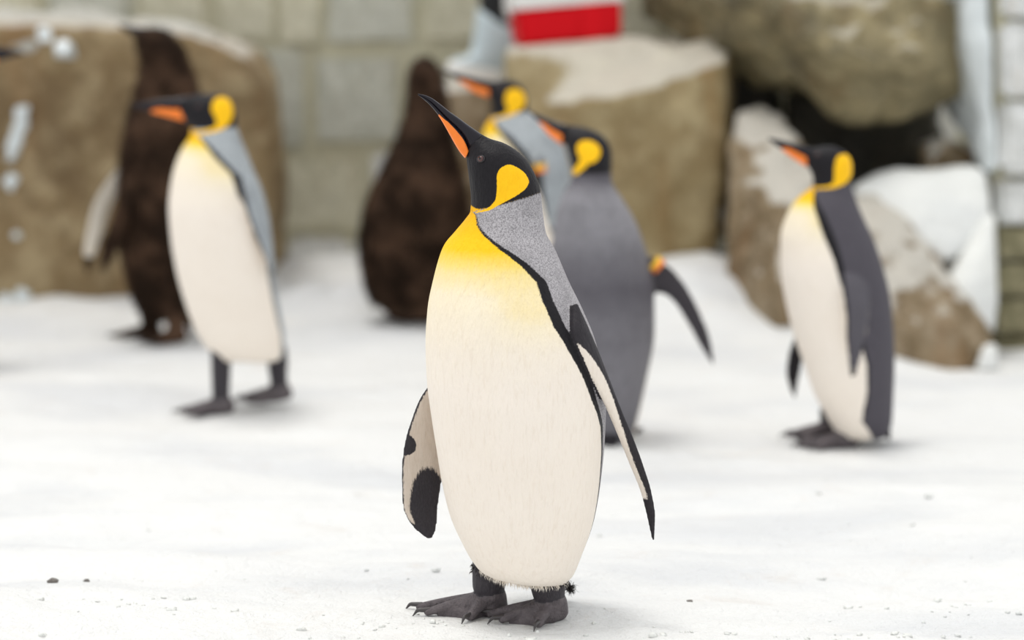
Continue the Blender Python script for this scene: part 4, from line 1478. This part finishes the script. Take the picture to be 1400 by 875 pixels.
# drifted snow lying over the lower boulder
drift = rock('snow_drift', [(1160, 258, 8.40), (1200, 236, 8.48), (1250, 235, 8.4), (1300, 226, 8.45), (1345, 228, 8.45), (1362, 290, 8.35), (1362, 330, 8.3), (1290, 360, 8.22), (1250, 325, 8.25), (1205, 288, 8.33),
                    (1170, 250, 8.8), (1345, 235, 8.8), (1362, 360, 8.8), (1250, 340, 8.8)],
     M['snow_clean'], 'white snow drift lying on the sloping brown boulder', amp=0.012, freq=4, seed=72, smooth=8, voxel=0.016, cat='snow')
tongue = rock('snow_drift', [(1342, 300, 8.30), (1364, 290, 8.30), (1366, 460, 8.15), (1345, 446, 8.12), (1300, 402, 8.14), (1292, 385, 8.16), (1320, 395, 8.13), (1342, 372, 8.18), (1364, 300, 8.7), (1366, 460, 8.7), (1300, 400, 8.6)],
     M['snow_clean'], 'narrow tongue of snow running down to the stone pier', amp=0.008, freq=5, seed=82, smooth=4, voxel=0.012, cat='snow')
# frozen trickle between overhang and pier
trickle = rock('ice_sheet', [(1312, -40, 8.55), (1352, -40, 8.5), (1362, 100, 8.42), (1366, 240, 8.40), (1345, 232, 8.45), (1332, 170, 8.5), (1322, 90, 8.5), (1312, -40, 8.8), (1366, -40, 8.8), (1366, 240, 8.7), (1330, 200, 8.75), (1285, -40, 8.86), (1285, 140, 8.86)],
     M['ice'], 'bluish frozen trickle hanging beside the overhanging boulder', amp=0.010, freq=6, seed=92, smooth=4, voxel=0.012, cat='ice', xmax=1.598)
clump = rock('snow_clump', [(1335, 505, 7.96), (1345, 470, 7.98), (1362, 468, 7.98), (1366, 505, 7.96), (1340, 505, 8.1), (1362, 480, 8.1)],
     M['snow_clean'], 'small snow clump at the foot of the stone pier', amp=0.006, freq=9, seed=95, smooth=3, voxel=0.010, cat='snow')
# old snow on the crest of the left boulder
crest_snow = rock('snow_drift', [(-190, 70, 9.0), (-90, 20, 9.05), (10, 14, 9.1), (90, 8, 9.1), (150, 24, 9.1), (240, 26, 9.1), (315, 52, 9.1), (250, 58, 8.98), (110, 62, 8.95), (20, 66, 8.93), (-90, 70, 8.95),
                  (-190, 60, 9.25), (0, 20, 9.25), (90, 16, 9.25), (240, 34, 9.25), (310, 60, 9.25)],
     M['old_snow'], 'pale crust of old snow on the crest of the left brown boulder', amp=0.020, freq=6, seed=97, smooth=3, voxel=0.014, cat='snow')
# stones and snow bear on one another without passing through
settle(ledge_rock, tan_rock)
settle(olive_rock, tan_rock)
settle(gap_rock, olive_rock)
settle(gap_rock, tan_rock)
settle(hollow_rock, gap_rock)
settle(hollow_rock, olive_rock)
settle(wedge_rock, olive_rock)
settle(bank_rock, tan_rock)
settle(slope_rock, bank_rock)
settle(drift, slope_rock)
settle(drift, wedge_rock)
settle(tongue, slope_rock)
settle(tongue, drift)
settle(trickle, olive_rock)
settle(trickle, wedge_rock)
settle(trickle, drift)
settle(clump, slope_rock)
settle(crest_snow, left_rock)
# ice along the left boulder
icing = [('glassy ice knob shining on top of the left brown boulder', [(87, 66, 16)], 8.86),
         ('small glassy ice lump near the crest of the brown boulder', [(62, 48, 13)], 8.86),
         ('long pale icicle running down the brown boulder', [(32, 150, 8), (28, 175, 9), (20, 200, 10), (14, 215, 8)], 8.84),
         ('round ice lump below the long icicle', [(16, 247, 12)], 8.84),
         ('ice drop hanging low on the brown boulder', [(23, 320, 8)], 8.84),
         ('ice lump at the snow line below the brown boulder', [(29, 405, 13)], 8.78),
         ('second ice lump half buried at the snow line', [(6, 412, 13)], 8.78)]
lm = left_rock.data
lbvh = BVHTree.FromPolygons((get_co(lm) + np.array(left_rock.location)).tolist(), [tuple(p.vertices) for p in lm.polygons])


def on_rock(px, py):
    """point of the boulder seen at a pixel"""
    for k in range(40):
        d = at(px, py + 2 * k, 9.0) - [0, 0, H]
        h = lbvh.ray_cast(Vector((0, 0, H)), Vector(d).normalized())
        if h[0] is not None:
            return np.array(h[0])
    return at(px, py, 8.95)


for lab, blobs, Y in icing:
    c0 = on_rock(blobs[0][0], blobs[0][1])
    pts = [on_rock(x, y) - c0 for x, y, r in blobs]
    rr = [r / F * Y for _, _, r in blobs]
    if len(pts) == 1:
        pts = [pts[0] - [0, 0, rr[0] * 0.3], pts[0] + [0.004, 0, rr[0] * 0.3]]
        rr = [rr[0] * 0.9, rr[0] * 0.75]
    V, Fc = tube(pts, rr, 24)
    V = V + 0.006 * np.stack([2.0 * fbm(V * 34 + c0 * 9 + 7 * q, 3, q) for q in range(3)], axis=1)
    tag(link('ice_lump', mesh_from('ice_lump', V, Fc), M['ice'], None, Vector(c0)), lab, 'ice')

# ================================================================== red cooler on the flat boulder
COOLER_AT = at(775, 58, 9.0)
COOLER_ROT = Euler((0, math.radians(-5.0), math.radians(8)))


def seat_cooler():
    """the boulder's top fits the cooler standing on it"""
    m = np.array(COOLER_ROT.to_matrix())
    off = np.array(tan_rock.location)
    co, no = get_co(tan_rock.data) + off, vnormals(tan_rock.data)
    loc = (co - COOLER_AT) @ m                           # cooler coordinates
    out = np.maximum(np.maximum(np.abs(loc[:, 0]) - 0.19, np.abs(loc[:, 1]) - 0.125), 0)
    w = (1 - sstep(0.01, 0.17, out)) * sstep(0.15, 0.6, no[:, 2]) * (np.abs(loc[:, 2]) < 0.2)
    rough = 0.003 * fbm(co * 22, 2, 5)
    loc[:, 2] += w * (0.003 + rough - loc[:, 2])
    set_co(tan_rock.data, loc @ m.T + COOLER_AT - off)


seat_cooler()


def cooler():
    c = COOLER_AT
    root = thing('cooler', 'red plastic cooler with white lid on the flat tan boulder', 'cooler', c)
    root.rotation_euler = COOLER_ROT

    def boxm(name, x0, x1, y0, y1, z0, z1, mat, parent, bev=0.012, taper=0.0):
        bm = bmesh.new()
        bmesh.ops.create_cube(bm, size=1)
        for v in bm.verts:
            f = 1 - taper * (0.5 - v.co.z)
            v.co = Vector(((x0 + x1) / 2 + v.co.x * (x1 - x0) * f, (y0 + y1) / 2 + v.co.y * (y1 - y0) * f, (z0 + z1) / 2 + v.co.z * (z1 - z0)))
        bmesh.ops.bevel(bm, geom=bm.edges[:], offset=bev, segments=3, affect='EDGES')
        me = bpy.data.meshes.new(name)
        bm.to_mesh(me)
        bm.free()
        me.polygons.foreach_set('use_smooth', [False] * len(me.polygons))
        return link(name, me, mat, parent)
    bd = boxm('body', -0.185, 0.185, -0.12, 0.12, 0.0, 0.135, M['red'], root, 0.014, 0.06)
    boxm('corner_rib', 0.035, 0.115, -0.126, -0.11, 0.006, 0.128, M['red'], bd, 0.004)
    ld = boxm('lid', -0.192, 0.192, -0.127, 0.127, 0.130, 0.215, M['white_plastic'], root, 0.016)
    boxm('lid_rim', -0.196, 0.196, -0.131, 0.131, 0.128, 0.146, M['white_plastic'], ld, 0.005)
    for s in (-1, 1):
        boxm('handle_hinge', s * 0.196 - 0.008, s * 0.196 + 0.008, -0.02, 0.02, 0.10, 0.14, M['white_plastic'], root, 0.004)
    V, Fc = tube([(-0.2, 0, 0.12), (-0.2, 0, 0.24), (-0.15, 0, 0.275), (0, 0, 0.28), (0.15, 0, 0.275), (0.2, 0, 0.24), (0.2, 0, 0.12)], [0.009] * 7, 12)
    link('handle', mesh_from('handle', V, Fc), M['white_plastic'], root)


cooler()

# ================================================================== keeper standing on the ledge, only a leg and a boot reach into the picture
def keeper():
    Y = 9.38
    c = at(668, 113, Y)
    root = thing('person', 'person in black trousers and a pale blue boot standing beside the red cooler', 'person', c)

    def skin_body(name, verts, edges, rad, mat, rootv, sub=2):
        me = bpy.data.meshes.new(name)
        me.from_pydata(verts, edges, [])
        o = bpy.data.objects.new(name, me)
        COL.objects.link(o)
        md = o.modifiers.new('skin', 'SKIN')
        md.use_smooth_shade = True
        for i, sv in enumerate(me.skin_vertices[0].data):
            r = rad[i]
            sv.radius = r if isinstance(r, tuple) else (r, r)
            sv.use_root = (i == rootv)
        sd = o.modifiers.new('sub', 'SUBSURF')
        sd.levels = sub
        sd.render_levels = sub
        dg = bpy.context.evaluated_depsgraph_get()
        dg.update()
        out = bpy.data.meshes.new_from_object(o.evaluated_get(dg))
        bpy.data.objects.remove(o)
        out.name = name
        out.polygons.foreach_set('use_smooth', [True] * len(out.polygons))
        out.materials.clear()
        return link(name, out, mat, root)
    # z measured from the soles; the visible leg is at x = 0, the other one stands behind the cooler
    hipx = 0.12
    v = [(hipx, 0.06, 0.92), (hipx - 0.10, 0.06, 0.86), (0.03, 0.04, 0.50), (0.025, 0.03, 0.26), (0.01, 0.02, 0.08),
         (hipx + 0.10, 0.07, 0.86), (0.23, 0.12, 0.50), (0.24, 0.17, 0.26), (0.24, 0.18, 0.08),
         (hipx, 0.05, 1.10), (hipx, 0.04, 1.32), (hipx, 0.05, 1.46), (hipx, 0.04, 1.56),
         (hipx - 0.19, 0.05, 1.40), (hipx - 0.24, 0.04, 1.12), (hipx - 0.25, -0.06, 0.88),
         (hipx + 0.19, 0.05, 1.40), (hipx + 0.24, 0.04, 1.12), (hipx + 0.25, -0.06, 0.88)]
    e = [(0, 1), (1, 2), (2, 3), (3, 4), (0, 5), (5, 6), (6, 7), (7, 8), (0, 9), (9, 10), (10, 11), (11, 12), (10, 13), (13, 14), (14, 15), (10, 16), (16, 17), (17, 18)]
    rad = [(0.15, 0.11), 0.088, 0.068, 0.064, 0.050, 0.085, 0.058, 0.052, 0.045, (0.15, 0.10), (0.16, 0.11), 0.07, 0.055, 0.06, 0.045, 0.035, 0.06, 0.045, 0.035]
    skin_body('clothed_body', v, e, rad, M['trouser'], 0)
    # head with face
    hv = (hipx, 0.03, 1.66)
    bm = bmesh.new()
    bmesh.ops.create_uvsphere(bm, u_segments=32, v_segments=24, radius=1)
    for w in bm.verts:
        x, y, z = w.co
        f = 1.0 - 0.22 * max(0, -z) ** 1.5
        w.co = Vector((x * 0.075 * f, y * 0.095 * f, z * 0.115))
        if y < -0.8 and -0.35 < z < 0.05 and abs(x) < 0.25:
            w.co.y -= 0.022
        if y < -0.7 and 0.05 < z < 0.25 and 0.2 < abs(x) < 0.55:
            w.co.y += 0.007
    me = bpy.data.meshes.new('head')
    bm.to_mesh(me)
    bm.free()
    me.polygons.foreach_set('use_smooth', [True] * len(me.polygons))
    hd = link('head', me, M['skin'], root, Vector(hv))
    bm = bmesh.new()
    bmesh.ops.create_uvsphere(bm, u_segments=32, v_segments=24, radius=1)
    bmesh.ops.delete(bm, geom=[w for w in bm.verts if w.co.z < -0.25 or (w.co.y < -0.35 and w.co.z < 0.55)], context='VERTS')
    for w in bm.verts:
        w.co = Vector((w.co.x * 0.082, w.co.y * 0.102 + 0.004, w.co.z * 0.122))
    me = bpy.data.meshes.new('hair')
    bm.to_mesh(me)
    bm.free()
    link('hair', me, M['hair'], hd)
    for s in (-1, 1):
        # hands: palm, four fingers and a thumb
        hx = hipx + s * 0.25
        vv, ee, rr = [(hx, -0.052, 0.915), (hx, -0.085, 0.80)], [(0, 1)], [0.028, (0.040, 0.018)]
        for k in range(4):
            yk = -0.055 - 0.02 * k
            ln = (0.075, 0.085, 0.08, 0.062)[k]
            i = len(vv)
            vv += [(hx, yk, 0.79), (hx - s * 0.006, yk - 0.004, 0.79 - ln * 0.5), (hx - s * 0.018, yk, 0.79 - ln)]
            ee += [(1, i), (i, i + 1), (i + 1, i + 2)]
            rr += [0.010, 0.009, 0.008]
        i = len(vv)
        vv += [(hx - s * 0.012, -0.125, 0.82), (hx - s * 0.022, -0.14, 0.78)]
        ee += [(0, i), (i, i + 1)]
        rr += [0.011, 0.009]
        skin_body('hand', vv, ee, rr, M['skin'], 0, 1)
    # rubber boots: short foot, wide open shaft, thick pale sole
    for bx, by, bz, rz in ((0.01, 0.0, 0.0, 8), (0.24, 0.19, 0.007, 20)):
        a = np.linspace(0, 2 * np.pi, 32, endpoint=False)
        V = []
        for z, cx, rx, ry in ((0.03, -0.045, 0.118, 0.048), (0.060, -0.044, 0.116, 0.050), (0.074, -0.028, 0.104, 0.052), (0.086, -0.006, 0.092, 0.056), (0.11, 0.000, 0.092, 0.060),
                              (0.15, 0.004, 0.096, 0.064), (0.19, 0.006, 0.100, 0.066), (0.212, 0.006, 0.101, 0.068), (0.212, 0.006, 0.092, 0.060), (0.16, 0.004, 0.084, 0.054)):
            tilt = np.cos(a) * rx * (-0.50) * np.clip((z - 0.09) / 0.13, 0, 1)
            V.append(np.stack([cx + rx * np.sign(np.cos(a)) * np.abs(np.cos(a)) ** 0.8, ry * np.sin(a), z + tilt], axis=1))
        V = np.array(V)
        o = link('boot', mesh_from('boot', V.reshape(-1, 3), ring_faces(len(V), 32)), M['boot'], root, Vector((bx, by, bz)))
        o.rotation_euler = (0, math.radians(9), math.radians(rz))
        V = np.array([np.stack([-0.045 + r_ * np.sign(np.cos(a)) * np.abs(np.cos(a)) ** 0.8, r_ * 0.40 * np.sin(a), z + 0 * a], axis=1)
                      for z, r_ in ((-0.004, 0.114), (0.002, 0.124), (0.046, 0.125), (0.052, 0.116))])
        q = link('sole', mesh_from('sole', V.reshape(-1, 3), ring_faces(4, 32)), M['sole'], o)
        q['label'] = 'thick white rubber sole'


keeper()

# ================================================================== small stones on the snow
def pebble(px, py, r, lab, seed):
    s = H / (SP - (437.5 - py) / F * CP)
    x, y = (px - 700) / F * s, s * (CP + (437.5 - py) / F * SP)
    z = float(ground_full(np.array([[x]]), np.array([[y]]))[0, 0])
    bm = bmesh.new()
    bmesh.ops.create_icosphere(bm, subdivisions=3, radius=1)
    co = np.array([v.co[:] for v in bm.verts])
    d = 1 + 0.35 * fbm(co * 1.6 + seed * 3.1, 3, seed)
    for v, k in zip(bm.verts, d):
        v.co = Vector((v.co.x * r * k * 1.25, v.co.y * r * k, v.co.z * r * k * 0.7))
    me = bpy.data.meshes.new('pebble')
    bm.to_mesh(me)
    bm.free()
    tag(link('pebble', me, M['pebble'], None, Vector((x, y, z + r * 0.3))), lab, 'stone')


pebble(72, 804, 0.0085, 'dark pebble lying on the snow crust by the shallow channel', 1)
pebble(118, 797, 0.0050, 'tiny flat stone chip beside the dark pebble', 2)
pebble(943, 815, 0.0050, 'small grey stone chip on the open snow behind the nearest shadow', 3)


# ================================================================== loose snow crumbs on the crust (too many to count)
def crumbs():
    r = np.random.default_rng(77)
    bm = bmesh.new()
    bmesh.ops.create_icosphere(bm, subdivisions=1, radius=1)
    bv = np.array([v.co[:] for v in bm.verts])
    bf = [[v.index for v in f.verts] for f in bm.faces]
    bm.free()
    V, Fc = [], []
    cl = [(0.02, 4.43), (0.34, 4.46), (0.48, 4.44), (-0.30, 4.40), (-0.72, 4.62), (0.85, 4.70), (-0.20, 4.52), (0.70, 4.42)]
    n = 170
    xs, ys, rr = np.empty(n), np.empty(n), np.empty(n)
    for i in range(n):
        if i % 3:
            c = cl[r.integers(len(cl))]
            xs[i], ys[i] = c[0] + r.normal(0, 0.09), c[1] + r.normal(0, 0.04)
        else:
            xs[i], ys[i] = r.uniform(-1.0, 1.1), r.uniform(4.3, 6.2)
        rr[i] = min(0.009, 0.0020 + r.exponential(0.0015))
    z = ground_full(xs[None], ys[None])[0]
    for i in range(n):
        q = bv * (1 + 0.3 * r.normal(0, 1, (len(bv), 1))) * rr[i] * [1.3, 1.1, 0.8]
        k = sum(len(a) for a in V)
        V.append(q + [xs[i], ys[i], z[i] + rr[i] * 0.25])
        Fc += [[j + k for j in f] for f in bf]
    o = link('snow_crumbs', mesh_from('snow_crumbs', np.vstack(V), Fc), M['snow_clean'])
    tag(o, 'loose crumbs of snow scattered over the foreground crust', 'snow', kind='stuff')


crumbs()
